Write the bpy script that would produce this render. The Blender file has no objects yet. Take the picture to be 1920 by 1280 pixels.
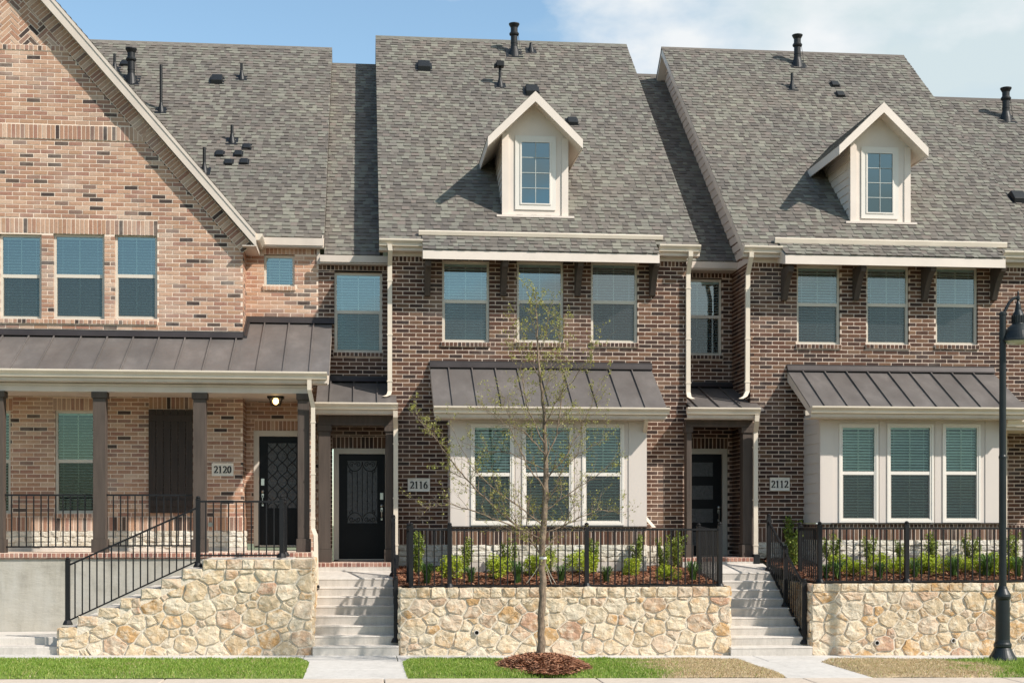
import bpy, bmesh, math, random
from mathutils import Vector, noise as mnoise
R = random.Random(7)
scene = bpy.context.scene
# ------------------------------------------------------------------ camera
F = 2700.0; HZ = 982.0; TH = math.atan(280.0/F); EYE = 2.2
cd = bpy.data.cameras.new('camera'); cam = bpy.data.objects.new('camera', cd)
scene.collection.objects.link(cam); scene.camera = cam
cam.location = (0, 0, EYE); cam.rotation_euler = (math.pi/2, 0, -TH)
cd.sensor_width = 36; cd.lens = 36*F/1920.0; cd.shift_y = (HZ-640)/1920.0
cd.clip_start = 0.1; cd.clip_end = 5000
# ------------------------------------------------------------------ light
SV = Vector((.95, -.70, 1.07)).normalized()          # towards the sun
sd = bpy.data.lights.new('sun', 'SUN'); sd.energy = 4.0; sd.angle = math.radians(.9); sd.color = (1, .93, .85)
so = bpy.data.objects.new('sun', sd); scene.collection.objects.link(so)
so.location = (20, -15, 30); so.rotation_euler = (-SV).to_track_quat('-Z', 'Y').to_euler()
w = bpy.data.worlds.new('World'); scene.world = w; w.use_nodes = True
nt = w.node_tree; nd = nt.nodes; lk = nt.links; nd.clear()
out = nd.new('ShaderNodeOutputWorld'); bg = nd.new('ShaderNodeBackground'); sky = nd.new('ShaderNodeTexSky')
sky.sky_type = 'NISHITA'; sky.sun_disc = False
sky.sun_elevation = math.asin(SV.z); sky.sun_rotation = math.atan2(SV.x, SV.y)
sky.air_density = 1.0; sky.dust_density = .6; sky.ozone_density = 1.2
tc = nd.new('ShaderNodeTexCoord')
def wmath(op, a, b=None, c=None, clamp=False):
    n = nd.new('ShaderNodeMath'); n.operation = op; n.use_clamp = clamp
    for i, s in enumerate((a, b, c)):
        if s is None: continue
        if isinstance(s, (int, float)): n.inputs[i].default_value = s
        else: lk.new(s, n.inputs[i])
    return n.outputs[0]
sep = nd.new('ShaderNodeSeparateXYZ'); lk.new(tc.outputs['Generated'], sep.inputs[0])
mp = nd.new('ShaderNodeMapping'); mp.inputs['Scale'].default_value = (1.2, 1.2, 3.2); mp.inputs['Location'].default_value = (.35, .1, .22)
lk.new(tc.outputs['Generated'], mp.inputs[0])
nz = nd.new('ShaderNodeTexNoise'); nz.inputs['Scale'].default_value = 3.4; nz.inputs['Detail'].default_value = 9; nz.inputs['Roughness'].default_value = .56
lk.new(mp.outputs[0], nz.inputs['Vector'])
g = wmath('MULTIPLY_ADD', sep.outputs[0], 6.5, -.85)           # thin high haze thickens to the right
g = wmath('MINIMUM', g, .9)
g = wmath('ADD', g, wmath('MULTIPLY_ADD', nz.outputs[0], 2.2, -1.1), clamp=True)
mp2 = nd.new('ShaderNodeMapping'); mp2.inputs['Scale'].default_value = (1.0, 1.0, 1.9); mp2.inputs['Location'].default_value = (.62, .3, .11); lk.new(tc.outputs['Generated'], mp2.inputs[0])
nz2 = nd.new('ShaderNodeTexNoise'); nz2.inputs['Scale'].default_value = 7.0; nz2.inputs['Detail'].default_value = 10; nz2.inputs['Roughness'].default_value = .52; lk.new(mp2.outputs[0], nz2.inputs['Vector'])
q_ = wmath('ABSOLUTE', wmath('ADD', sep.outputs[0], -.180)); q_ = wmath('MULTIPLY_ADD', q_, -6.5, .95)
q_ = wmath('ADD', q_, wmath('MULTIPLY_ADD', nz2.outputs[0], 6.5, -3.35), clamp=True)
mx = nd.new('ShaderNodeMix'); mx.data_type = 'RGBA'
tn = nd.new('ShaderNodeMix'); tn.data_type = 'RGBA'; tn.blend_type = 'MULTIPLY'; tn.inputs[0].default_value = 1; lk.new(sky.outputs[0], tn.inputs[6]); tn.inputs[7].default_value = (.90, .955, .885, 1)
lk.new(g, mx.inputs[0]); lk.new(tn.outputs[2], mx.inputs[6]); mx.inputs[7].default_value = (3.05, 3.55, 3.72, 1)
cl_ = nd.new('ShaderNodeMix'); cl_.data_type = 'RGBA'; lk.new(q_, cl_.inputs[0]); lk.new(mx.outputs[2], cl_.inputs[6]); cl_.inputs[7].default_value = (4.05, 4.2, 4.3, 1)
lk.new(cl_.outputs[2], bg.inputs[0]); bg.inputs[1].default_value = .15
lk.new(bg.outputs[0], out.inputs[0])
scene.view_settings.view_transform = 'Standard'; scene.view_settings.look = 'None'
scene.view_settings.exposure = 0.55; scene.view_settings.gamma = 1.0
scene.render.engine = 'CYCLES'
scene.cycles.max_bounces = 8; scene.cycles.transparent_max_bounces = 16; scene.cycles.caustics_reflective = False
# ------------------------------------------------------------------ projection of a sight line on a plane of known distance
CT, ST = math.cos(TH), math.sin(TH)
def ray(u, v=HZ):
    a = (u-960)/F; b = (HZ-v)/F
    return Vector((ST+CT*a, CT-ST*a, b))
def PX(u, Y): d = ray(u); return Y*d.x/d.y
def PZ(u, v, Y): d = ray(u, v); return EYE + Y*d.z/d.y
def W(u, v, Y): d = ray(u, v); t = Y/d.y; return Vector((t*d.x, Y, EYE+t*d.z))
# ------------------------------------------------------------------ materials
def newmat(name):
    m = bpy.data.materials.new(name); m.use_nodes = True
    n = m.node_tree.nodes; return m, n, m.node_tree.links, n['Principled BSDF']
def N(nodes, links, t, **kw):
    n = nodes.new(t)
    for k, v in kw.items():
        if hasattr(n, k) and k not in ('Scale',): setattr(n, k, v)
    return n
def setin(n, links, d):
    for k, v in d.items():
        if hasattr(v, 'is_output'): links.new(v, n.inputs[k])
        else: n.inputs[k].default_value = v
def noise_tex(n, l, scale, detail=4, rough=.55, vec=None, stretch=None):
    geo = n.new('ShaderNodeNewGeometry'); src = vec or geo.outputs['Position']
    if stretch:
        mp = n.new('ShaderNodeMapping'); mp.inputs['Scale'].default_value = stretch; l.new(src, mp.inputs[0]); src = mp.outputs[0]
    t = n.new('ShaderNodeTexNoise'); setin(t, l, {'Scale': scale, 'Detail': detail, 'Roughness': rough, 'Vector': src}); return t.outputs[0]
def ramp(n, l, fac, stops, interp='LINEAR'):
    r = n.new('ShaderNodeValToRGB'); r.color_ramp.interpolation = interp
    e = r.color_ramp.elements
    while len(e) > 1: e.remove(e[-1])
    e[0].position = stops[0][0]; e[0].color = (*stops[0][1], 1)
    for p, c in stops[1:]:
        x = e.new(p); x.color = (*c, 1)
    l.new(fac, r.inputs[0]); return r.outputs[0]
def mixc(n, l, fac, a, b, mode='MIX'):
    m = n.new('ShaderNodeMix'); m.data_type = 'RGBA'; m.blend_type = mode
    for i, s in ((0, fac), (6, a), (7, b)):
        if hasattr(s, 'is_output'): l.new(s, m.inputs[i])
        elif i == 0: m.inputs[0].default_value = s
        else: m.inputs[i].default_value = (*s, 1)
    return m.outputs[2]
def bump(n, l, b, h, strength=.3, dist=.01):
    x = n.new('ShaderNodeBump'); x.inputs['Strength'].default_value = strength; x.inputs['Distance'].default_value = dist
    l.new(h, x.inputs['Height']); l.new(x.outputs[0], b.inputs['Normal']); return x
def plain(name, col, rough=.6, var=.12, sc=6, bs=.15, metal=0, spec=.4, bsc=60, bd=.004, stretch=None):
    m, n, l, b = newmat(name)
    t = noise_tex(n, l, sc, 5, .6, stretch=stretch)
    c = ramp(n, l, t, [(.3, tuple(x*(1-var) for x in col)), (.7, tuple(min(1, x*(1+var)) for x in col))])
    l.new(c, b.inputs['Base Color']); setin(b, l, {'Roughness': rough, 'Metallic': metal, 'Specular IOR Level': spec})
    if bs: bump(n, l, b, noise_tex(n, l, bsc, 4, .6, stretch=stretch), bs, bd)
    return m
def island(n):
    return n.new('ShaderNodeNewGeometry').outputs['Random Per Island']
def brickmat(name, stops, spot, smear):
    m, n, l, b = newmat(name)
    c = ramp(n, l, island(n), stops, 'CONSTANT')
    t = noise_tex(n, l, 38, 5, .7)
    c = mixc(n, l, .55, c, ramp(n, l, t, [(.3, (.62, .6, .58)), (.52, (1, 1, 1)), (.7, spot)]), 'MULTIPLY')
    t2 = noise_tex(n, l, 1.1, 5, .65)
    c = mixc(n, l, ramp(n, l, t2, [(.5, (0, 0, 0)), (.72, (smear,)*3)]), c, (.60, .53, .46))
    t3 = noise_tex(n, l, .5, 3, .5)
    c = mixc(n, l, 1.0, c, ramp(n, l, t3, [(.3, (.84, .84, .86)), (.7, (1.12, 1.08, 1.05))]), 'MULTIPLY')
    l.new(c, b.inputs['Base Color']); b.inputs['Roughness'].default_value = .85; b.inputs['Specular IOR Level'].default_value = .25
    bump(n, l, b, noise_tex(n, l, 70, 5, .7), .6, .006); return m
M = {}
lt = [(0, (.44, .255, .170)), (.13, (.50, .310, .210)), (.28, (.40, .225, .152)), (.42, (.54, .350, .242)), (.55, (.46, .28, .180)), (.66, (.37, .200, .145)), (.78, (.58, .41, .30)), (.85, (.33, .205, .155)), (.90, (.25, .165, .13)), (.93, (.075, .055, .048)), (.97, (.12, .085, .068))]
M['brick_tan'] = brickmat('tan_brick', lt, (1.25, 1.2, 1.15), .38)
dk = [(0, (.105, .054, .036)), (.15, (.076, .041, .030)), (.3, (.138, .074, .047)), (.45, (.060, .036, .029)), (.6, (.115, .058, .038)), (.75, (.158, .092, .058)), (.87, (.048, .032, .027)), (.95, (.178, .110, .070))]
M['brick_brown'] = brickmat('brown_brick', dk, (1.4, 1.22, 1.1), .14)
M['brick_edge'] = brickmat('edge_brick', [(0, (.30, .14, .10)), (.25, (.36, .18, .13)), (.5, (.25, .11, .085)), (.75, (.42, .23, .17))], (1.25, 1.2, 1.15), .2)
M['mortar_tan'] = plain('mortar_cream', (.78, .64, .52), .95, .12, 2.2, .4)
M['mortar_brown'] = plain('mortar_light', (.68, .54, .44), .95, .10, 2.2, .4)
def shinglemat():
    m, n, l, b = newmat('roof_shingle')
    c = ramp(n, l, island(n), [(0, (.143, .128, .110)), (.17, (.170, .163, .138)), (.32, (.152, .135, .118)), (.46, (.186, .180, .150)), (.58, (.128, .115, .101)), (.70, (.178, .162, .140)), (.80, (.118, .106, .094)), (.88, (.212, .206, .170)), (.96, (.176, .150, .131))], 'CONSTANT')
    t = noise_tex(n, l, 170, 3, .8)
    c = mixc(n, l, .45, c, ramp(n, l, t, [(.3, (.6, .6, .6)), (.7, (1.35, 1.35, 1.35))]), 'MULTIPLY')
    t2 = noise_tex(n, l, .45, 4, .6)
    c = mixc(n, l, 1.0, c, ramp(n, l, t2, [(.3, (.9, .9, .92)), (.7, (1.08, 1.06, 1.03))]), 'MULTIPLY')
    l.new(c, b.inputs['Base Color']); b.inputs['Roughness'].default_value = .9; b.inputs['Specular IOR Level'].default_value = .3
    bump(n, l, b, t, .5, .004); return m
M['shingle'] = shinglemat()
M['trim'] = plain('cream_paint', (.63, .545, .465), .5, .09, 2.4, .10, bsc=25, bd=.002, stretch=(1, 1, .5))
M['trimlight'] = plain('pale_paint', (.73, .64, .56), .5, .07, 1.3, .08, bsc=25, bd=.002)
M['soffit'] = plain('soffit_paint', (.60, .52, .44), .6, .04, 1.3, .05)
M['siding'] = plain('bay_siding', (.62, .555, .50), .6, .05, 1.0, .15, bsc=30, stretch=(1, 1, .15))
M['frame'] = plain('window_vinyl', (.63, .575, .485), .4, .04, 2, .03)
M['framelight'] = plain('window_vinyl_pale', (.75, .70, .63), .4, .03, 2, .03)
M['gutter'] = plain('gutter_paint', (.70, .61, .495), .35, .09, 1.5, .06, bsc=12)
M['wood'] = plain('brown_stain', (.074, .056, .045), .8, .22, 5, .35, bsc=22, bd=.006, stretch=(3, 3, .3))
M['wooddark'] = plain('dark_stain', (.036, .024, .018), .65, .25, 8, .35, bsc=22, stretch=(3, 3, .3))
M['iron'] = plain('black_iron', (.009, .009, .010), .5, .2, 9, .12, spec=.3)
M['muntin'] = plain('grille_bar', (.40, .43, .41), .5, .03, 3, 0)
M['black'] = plain('black_cap', (.009, .010, .011), .5, .25, 9, .12)
M['doorpaint'] = plain('door_paint', (.004, .0045, .006), .45, .2, 4, .1, spec=.2)
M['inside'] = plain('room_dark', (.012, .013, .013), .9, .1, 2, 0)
def metalmat():
    m, n, l, b = newmat('bronze_metal')
    t = noise_tex(n, l, 2.2, 6, .65, stretch=(1, .5, .5)); c = ramp(n, l, t, [(.3, (.130, .116, .108)), (.55, (.170, .153, .143)), (.75, (.235, .212, .198))])
    l.new(c, b.inputs['Base Color']); b.inputs['Metallic'].default_value = .25
    r = ramp(n, l, noise_tex(n, l, 3.5, 5, .7), [(.3, (.36,)*3), (.7, (.52,)*3)]); l.new(r, b.inputs['Roughness'])
    bump(n, l, b, noise_tex(n, l, 1.8, 3, .5), .25, .02); return m
M['metal'] = metalmat()
M['metaldark'] = plain('bronze_flashing', (.05, .043, .042), .42, .15, 3, .1, metal=.4)
M['steel'] = plain('brushed_steel', (.55, .54, .5), .3, .05, 20, 0, metal=1)
def concretemat(name, col, stain=.2):
    m, n, l, b = newmat(name)
    t = noise_tex(n, l, 1.3, 7, .68); c = ramp(n, l, t, [(.28, tuple(x*(1-stain) for x in col)), (.5, col), (.72, tuple(min(.9, x*(1+stain*.35)) for x in col))])
    t2 = noise_tex(n, l, 45, 4, .7); c = mixc(n, l, .5, c, ramp(n, l, t2, [(.3, (.82, .82, .82)), (.7, (1.1, 1.1, 1.1))]), 'MULTIPLY')
    t4 = noise_tex(n, l, 2.5, 5, .7, stretch=(3.5, 3.5, .35)); c = mixc(n, l, .6, c, ramp(n, l, t4, [(.38, (.80, .80, .79)), (.56, (1, 1, 1))]), 'MULTIPLY')
    l.new(c, b.inputs['Base Color']); b.inputs['Roughness'].default_value = .9; b.inputs['Specular IOR Level'].default_value = .25
    bump(n, l, b, t2, .35, .005); return m
M['concrete'] = concretemat('concrete', (.59, .545, .49), .20)
M['paving'] = concretemat('pale_paving', (.58, .555, .52), .16)
M['kerbcon'] = concretemat('kerb_concrete', (.56, .48, .40), .12)
M['stucco'] = concretemat('grey_parging', (.43, .40, .34), .38)
_m = M['stucco']; _n = _m.node_tree.nodes; _l = _m.node_tree.links; _b = _n['Principled BSDF']
_t = noise_tex(_n, _l, 1.0, 6, .62, stretch=(1.6, 1, .8)); _src = _b.inputs['Base Color'].links[0].from_socket
_l.new(mixc(_n, _l, ramp(_n, _l, _t, [(.42, (0, 0, 0)), (.60, (.8,)*3)]), _src, mixc(_n, _l, noise_tex(_n, _l, 2.4, 4, .6, stretch=(2.5, 1, .4)), (.56, .56, .53), (.33, .285, .22))), _b.inputs['Base Color'])
bump(_n, _l, _b, noise_tex(_n, _l, 2.2, 7, .62, stretch=(1, 1, 3)), .45, .03)
def stonemat(name, stops, chalk):
    m, n, l, b = newmat(name)
    c = ramp(n, l, island(n), stops, 'CONSTANT')
    t = noise_tex(n, l, 7, 6, .7); c = mixc(n, l, ramp(n, l, t, [(.45, (0, 0, 0)), (.62, (.75,)*3)]), c, chalk)
    t1 = noise_tex(n, l, 4.2, 5, .7, stretch=(1, 1, 1.8)); c = mixc(n, l, ramp(n, l, t1, [(.52, (0, 0, 0)), (.68, (.60,)*3)]), c, (.50, .27, .10))
    t2 = noise_tex(n, l, 30, 5, .75); c = mixc(n, l, .7, c, ramp(n, l, t2, [(.3, (.72, .70, .66)), (.6, (1.06, 1.06, 1.06))]), 'MULTIPLY')
    l.new(c, b.inputs['Base Color']); b.inputs['Roughness'].default_value = .9; b.inputs['Specular IOR Level'].default_value = .2
    bump(n, l, b, noise_tex(n, l, 16, 7, .72), .9, .025); return m
M['stone'] = stonemat('tan_fieldstone', [(0, (.61, .48, .32)), (.2, (.66, .54, .38)), (.38, (.57, .43, .27)), (.5, (.62, .48, .35)), (.62, (.68, .58, .44)), (.74, (.54, .34, .165)), (.85, (.55, .39, .27)), (.92, (.66, .54, .38)), (.975, (.50, .31, .21))], (.73, .645, .51))
M['mortar_stone'] = plain('stone_mortar', (.64, .57, .46), .95, .12, 5, .8, bsc=28, bd=.02)
M['lime'] = stonemat('white_limestone', [(0, (.66, .62, .53)), (.3, (.72, .68, .60)), (.6, (.60, .56, .47)), (.85, (.70, .66, .58))], (.76, .72, .63))
M['lime'].node_tree.nodes  # rusty veins stay faint on this stone
for nd_ in M['lime'].node_tree.nodes:
    if nd_.type == 'MIX' and tuple(round(x, 2) for x in nd_.inputs[7].default_value[:3]) == (.5, .27, .1): nd_.inputs[7].default_value = (.62, .54, .42, 1)
M['cast'] = plain('cast_stone', (.76, .71, .62), .8, .08, 12, .25)
M['ink'] = plain('black_paint', (.015, .014, .013), .6, .1, 5, 0)
def leafmat(name, stops, trans=.3):
    m, n, l, b = newmat(name)
    c = ramp(n, l, island(n), stops)
    l.new(c, b.inputs['Base Color']); b.inputs['Roughness'].default_value = .55
    tr = n.new('ShaderNodeBsdfTranslucent'); l.new(c, tr.inputs[0]); ms = n.new('ShaderNodeMixShader'); ms.inputs[0].default_value = trans
    l.new(b.outputs[0], ms.inputs[1]); l.new(tr.outputs[0], ms.inputs[2]); l.new(ms.outputs[0], n['Material Output'].inputs[0]); return m
M['leaf_lime'] = leafmat('lime_leaf', [(0, (.20, .27, .02)), (.5, (.36, .45, .03)), (1, (.54, .60, .05))])
M['leaf_green'] = leafmat('green_leaf', [(0, (.09, .14, .02)), (.5, (.19, .26, .035)), (1, (.34, .39, .06))])
M['leaf_tuft'] = leafmat('tuft_blade', [(0, (.05, .11, .025)), (.5, (.10, .20, .04)), (1, (.20, .31, .07))])
M['leaf_bud'] = leafmat('bud_leaf', [(0, (.22, .22, .05)), (.5, (.32, .33, .07)), (1, (.44, .42, .11))])
M['leaf_far'] = leafmat('far_leaf', [(0, (.03, .06, .015)), (1, (.08, .12, .03))])
M['grass'] = leafmat('grass_blade', [(0, (.14, .25, .03)), (.5, (.26, .40, .05)), (.8, (.38, .48, .10)), (1, (.52, .48, .20))], .35)
M['straw'] = leafmat('dry_grass_blade', [(0, (.42, .33, .18)), (.4, (.58, .46, .28)), (.82, (.74, .60, .40)), (1, (.36, .40, .12))], .25)
M['turf'] = plain('turf_soil', (.17, .23, .05), 1, .3, 3, .3)
M['turfdry'] = plain('dry_turf_soil', (.46, .36, .23), 1, .25, 3, .3)
M['chip'] = leafmat('mulch_chip', [(0, (.10, .042, .024)), (.4, (.24, .10, .052)), (.8, (.37, .17, .09)), (1, (.50, .28, .17))], 0)
M['mulch'] = plain('mulch_bed', (.15, .062, .035), 1, .4, 20, .6, bsc=40, bd=.02)
M['bark'] = plain('grey_brown_bark', (.20, .15, .105), .9, .5, 22, .8, bsc=30, bd=.012, stretch=(1.5, 1.5, .6))
M['rope'] = plain('white_strap', (.7, .7, .66), .7, .05, 4, 0)
M['asphalt'] = plain('asphalt', (.06, .06, .058), .9, .2, 30, .4)
M['soil'] = plain('distant_ground', (.14, .15, .08), 1, .3, .3, .2)
def glassmat(name, tint, refl, rcol, base=.16):
    m, n, l, b = newmat(name); n.remove(b)
    t = n.new('ShaderNodeBsdfTransparent'); t.inputs[0].default_value = (*tint, 1)
    g_ = n.new('ShaderNodeBsdfGlossy'); g_.inputs[0].default_value = (*rcol, 1); g_.inputs['Roughness'].default_value = .015
    bm_ = n.new('ShaderNodeBump'); bm_.inputs['Strength'].default_value = .02; bm_.inputs['Distance'].default_value = .02
    l.new(noise_tex(n, l, 1.3, 2, .5), bm_.inputs['Height']); l.new(bm_.outputs[0], g_.inputs['Normal'])
    fr = n.new('ShaderNodeFresnel'); fr.inputs[0].default_value = 1.5
    ma = n.new('ShaderNodeMath'); ma.operation = 'MULTIPLY_ADD'; l.new(fr.outputs[0], ma.inputs[0]); ma.inputs[1].default_value = refl; ma.inputs[2].default_value = base
    ms = n.new('ShaderNodeMixShader'); l.new(ma.outputs[0], ms.inputs[0]); l.new(t.outputs[0], ms.inputs[1]); l.new(g_.outputs[0], ms.inputs[2])
    l.new(ms.outputs[0], n['Material Output'].inputs[0]); return m
M['glass'] = glassmat('window_glass', (.80, 1.0, 1.0), 1.0, (.86, 1.0, 1.0), .17)
M['glassgreen'] = glassmat('shaded_window_glass', (.82, 1.0, .90), 1.0, (.74, .94, .90), .05)
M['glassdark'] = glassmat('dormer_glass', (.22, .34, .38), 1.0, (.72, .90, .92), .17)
def screenmat():
    m, n, l, b = newmat('insect_mesh'); b.inputs['Base Color'].default_value = (.022, .026, .027, 1); b.inputs['Roughness'].default_value = .7
    t = n.new('ShaderNodeBsdfTransparent'); ms = n.new('ShaderNodeMixShader'); ms.inputs[0].default_value = .40
    l.new(t.outputs[0], ms.inputs[1]); l.new(b.outputs[0], ms.inputs[2]); l.new(ms.outputs[0], n['Material Output'].inputs[0]); return m
M['screen'] = screenmat()
M['blind'] = plain('blind_slat', (.90, .90, .87), .5, .03, 3, 0)
M['doorglass'] = plain('textured_door_glass', (.04, .04, .04), .38, .35, 14, .8, bsc=22, bd=.02, spec=.8)
def emis(name, col, s):
    m, n, l, b = newmat(name); b.inputs['Base Color'].default_value = (*col, 1); b.inputs['Emission Color'].default_value = (*col, 1); b.inputs['Emission Strength'].default_value = s; return m
M['bulb'] = emis('warm_bulb', (1, .62, .22), 4.5)
M['lampglass'] = plain('lamp_glass', (.45, .50, .36), .2, .05, 3, 0)
M['lamppaint'] = plain('dark_green_black_paint', (.010, .014, .015), .42, .2, 6, .12, spec=.4)
M['yellow'] = plain('yellow_paint', (.65, .42, .03), .6, .1, 5, 0)
# ------------------------------------------------------------------ mesh builder and scene graph
LOC = {}
class MB:
    def __init__(s): s.v = []; s.f = []; s.m = []
    def add(s, vs, fs, mi=0):
        o = len(s.v); s.v += [tuple(p) for p in vs]; s.f += [tuple(i+o for i in q) for q in fs]; s.m += [mi]*len(fs)
    def box(s, x0, x1, y0, y1, z0, z1, mi=0):
        s.add([(x0, y0, z0), (x1, y0, z0), (x1, y1, z0), (x0, y1, z0), (x0, y0, z1), (x1, y0, z1), (x1, y1, z1), (x0, y1, z1)],
              [(0, 3, 2, 1), (4, 5, 6, 7), (0, 1, 5, 4), (1, 2, 6, 5), (2, 3, 7, 6), (3, 0, 4, 7)], mi)
    def prism(s, poly, d, mi=0):                       # polygon (3-D points) swept by vector d
        n = len(poly); d = Vector(d); a = [Vector(p) for p in poly]; b = [p+d for p in a]
        s.add(a+b, [tuple(range(n))[::-1], tuple(range(n, 2*n))]+[(i, (i+1) % n, n+(i+1) % n, n+i) for i in range(n)], mi)
    def tube(s, pts, r, n=6, mi=0, cap=True):
        pts = [Vector(p) for p in pts]; k = len(pts); rs = r if isinstance(r, (list, tuple)) else [r]*k
        vs = []; up = None
        for i, p in enumerate(pts):
            t = (pts[min(i+1, k-1)]-pts[max(i-1, 0)]).normalized()
            if up is None: up = t.orthogonal().normalized()
            up = (up-t*up.dot(t)); up = up.normalized() if up.length > 1e-6 else t.orthogonal().normalized()
            sd_ = t.cross(up)
            for j in range(n):
                a = 2*math.pi*(j+.5)/n; vs.append(p+(up*math.cos(a)+sd_*math.sin(a))*rs[i])
        fs = [(i*n+j, i*n+(j+1) % n, (i+1)*n+(j+1) % n, (i+1)*n+j) for i in range(k-1) for j in range(n)]
        if cap: fs += [tuple(range(n))[::-1], tuple(range((k-1)*n, k*n))]
        s.add(vs, fs, mi)
    def rect_tube(s, pts, wx, wy, mi=0):                # downspout-like, sections stay axis aligned
        vs = []
        for p in pts:
            x, y, z = p; vs += [(x-wx/2, y-wy/2, z), (x+wx/2, y-wy/2, z), (x+wx/2, y+wy/2, z), (x-wx/2, y+wy/2, z)]
        k = len(pts); fs = [(i*4+j, i*4+(j+1) % 4, i*4+4+(j+1) % 4, i*4+4+j) for i in range(k-1) for j in range(4)]
        s.add(vs, fs+[(0, 1, 2, 3), (k*4-4, k*4-3, k*4-2, k*4-1)], mi)
    def lathe(s, c, prof, n=24, mi=0):
        c = Vector(c); vs = []
        for r, z in prof:
            for j in range(n):
                a = 2*math.pi*j/n; vs.append(c+Vector((r*math.cos(a), r*math.sin(a), z)))
        k = len(prof); fs = [(i*n+j, i*n+(j+1) % n, (i+1)*n+(j+1) % n, (i+1)*n+j) for i in range(k-1) for j in range(n)]
        s.add(vs, fs+[tuple(range(n))[::-1], tuple(range((k-1)*n, k*n))], mi)
    def build(s, name, mats, parent=None, smooth=False, recalc=False, bevel=0):
        root = parent
        while root is not None and root.parent is not None: root = root.parent
        L = LOC.get(root.name, Vector((0, 0, 0))) if root else Vector((0, 0, 0))
        me = bpy.data.meshes.new(name); me.from_pydata([(a-L.x, b-L.y, c-L.z) for a, b, c in s.v], [], s.f)
        for m_ in (mats if isinstance(mats, list) else [mats]): me.materials.append(M[m_])
        me.polygons.foreach_set('material_index', s.m)
        if recalc:
            b = bmesh.new(); b.from_mesh(me); bmesh.ops.recalc_face_normals(b, faces=b.faces); b.to_mesh(me); b.free()
        if smooth: me.polygons.foreach_set('use_smooth', [True]*len(me.polygons))
        me.update(); o = bpy.data.objects.new(name, me); scene.collection.objects.link(o); o.parent = parent
        if bevel:
            bv = o.modifiers.new('bevel', 'BEVEL'); bv.width = bevel; bv.segments = 2; bv.limit_method = 'ANGLE'
        return o
def thing(name, label, cat, loc=(0, 0, 0), group=None):
    o = bpy.data.objects.new(name, None); scene.collection.objects.link(o); o.location = loc; o.empty_display_size = .2
    LOC[o.name] = Vector(loc); o['label'] = label; o['category'] = cat
    if group: o['group'] = group
    return o
def tag(o, label=None, cat=None, group=None, kind=None):
    for k, v in (('label', label), ('category', cat), ('group', group), ('kind', kind)):
        if v: o[k] = v
    return o
def copy_tree(o, parent=None):
    c = o.copy(); scene.collection.objects.link(c); c.parent = parent
    for ch in [x for x in scene.objects if x.parent == o]: copy_tree(ch, c)
    return c
# ------------------------------------------------------------------ brickwork laid brick by brick
BH, BL, JT, PR, DEP = .0795, .254, .0170, .005, .10
def one_brick(mb, P, a0, a1, b0, b1, dep=DEP, mi=0, j=.0016):
    """P(a, b, n): a along the wall, b up, n outward"""
    r = R.uniform
    c = [(a0, b0), (a1, b0), (a1, b1), (a0, b1)]; c = [(a+r(-j, j), b+r(-j, j)) for a, b in c]; o = PR+r(-.0018, .0018)
    mb.add([P(a, b, o) for a, b in c]+[P(a, b, -dep) for a, b in c], [(0, 1, 2, 3), (0, 4, 5, 1), (1, 5, 6, 2), (2, 6, 7, 3), (3, 7, 4, 0)], mi)
def frame_front(Y): return lambda a, b, n: (a, Y-n, b)
def frame_left(X): return lambda a, b, n: (X-n, a, b)      # wall facing -X; a runs along Y
def frame_right(X): return lambda a, b, n: (X+n, a, b)
def subtract(iv, holes):
    for h0, h1 in holes:
        nv = []
        for a, b in iv:
            if h1 <= a or h0 >= b: nv.append((a, b)); continue
            if h0 > a: nv.append((a, h0))
            if h1 < b: nv.append((h1, b))
        iv = nv
    return iv
def brick_wall(mb, P, a0, a1, z0, z1, holes=(), clip=None, ref=0.0, ph=0.0):
    """running bond; holes = (a0, a1, z0, z1); clip(z) -> (amin, amax)"""
    k = math.floor((z0-ref)/BH)
    while ref+k*BH < z1-1e-4:
        lo, hi_ = max(ref+k*BH, z0), min(ref+k*BH+BH, z1); zc = (lo+hi_)/2; A0, A1 = a0, a1
        if clip: c0, c1 = clip(zc); A0 = max(A0, c0); A1 = min(A1, c1)
        off = ph+(BL/2 if k % 2 else 0); k += 1
        if A1 <= A0: continue
        act = [h for h in holes if h[2] < hi_-.002 and h[3] > lo+.002]
        xs = sorted(set([A0, A1]+[x for h in act for x in h[:2] if A0 < x < A1])); runs = []
        for i0, i1 in zip(xs, xs[1:]):
            m_ = (i0+i1)/2; free = tuple(subtract([(lo, hi_)], [(h[2], h[3]) for h in act if h[0] < m_ < h[1]]))
            if runs and runs[-1][2] == free: runs[-1][1] = i1
            else: runs.append([i0, i1, free])
        for i0, i1, free in runs:
            for s0, s1 in free:
                if s1-s0 < .003: continue
                mb.add([P(i0, s0, 0), P(i1, s0, 0), P(i1, s1, 0), P(i0, s1, 0)], [(0, 1, 2, 3)], 1)
                x = math.floor((i0-off)/BL)*BL+off
                while x < i1:
                    b0 = max(x+JT/2, i0+(.0 if x < i0 else .001)); b1 = min(x+BL-JT/2, i1)
                    if b1-b0 > .025 and s1-s0 > .03: one_brick(mb, P, b0, b1, s0+JT/2, s1-JT/2)
                    x += BL
    for h in holes:                                            # mortar reveals of the openings
        if h[1]-h[0] > 3.6 or h[3]-h[2] < .3 or h[3] > 20: continue
        for a in (h[0], h[1]):
            s = -.004 if a == h[0] else .004
            mb.add([P(a+s, h[2], -.002), P(a+s, h[3], -.002), P(a+s, h[3], -DEP), P(a+s, h[2], -DEP)], [(0, 1, 2, 3)], 1)
        mb.add([P(h[0], h[3]+.003, -.002), P(h[1], h[3]+.003, -.002), P(h[1], h[3]+.003, -DEP), P(h[0], h[3]+.003, -DEP)], [(0, 1, 2, 3)], 1)
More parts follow.
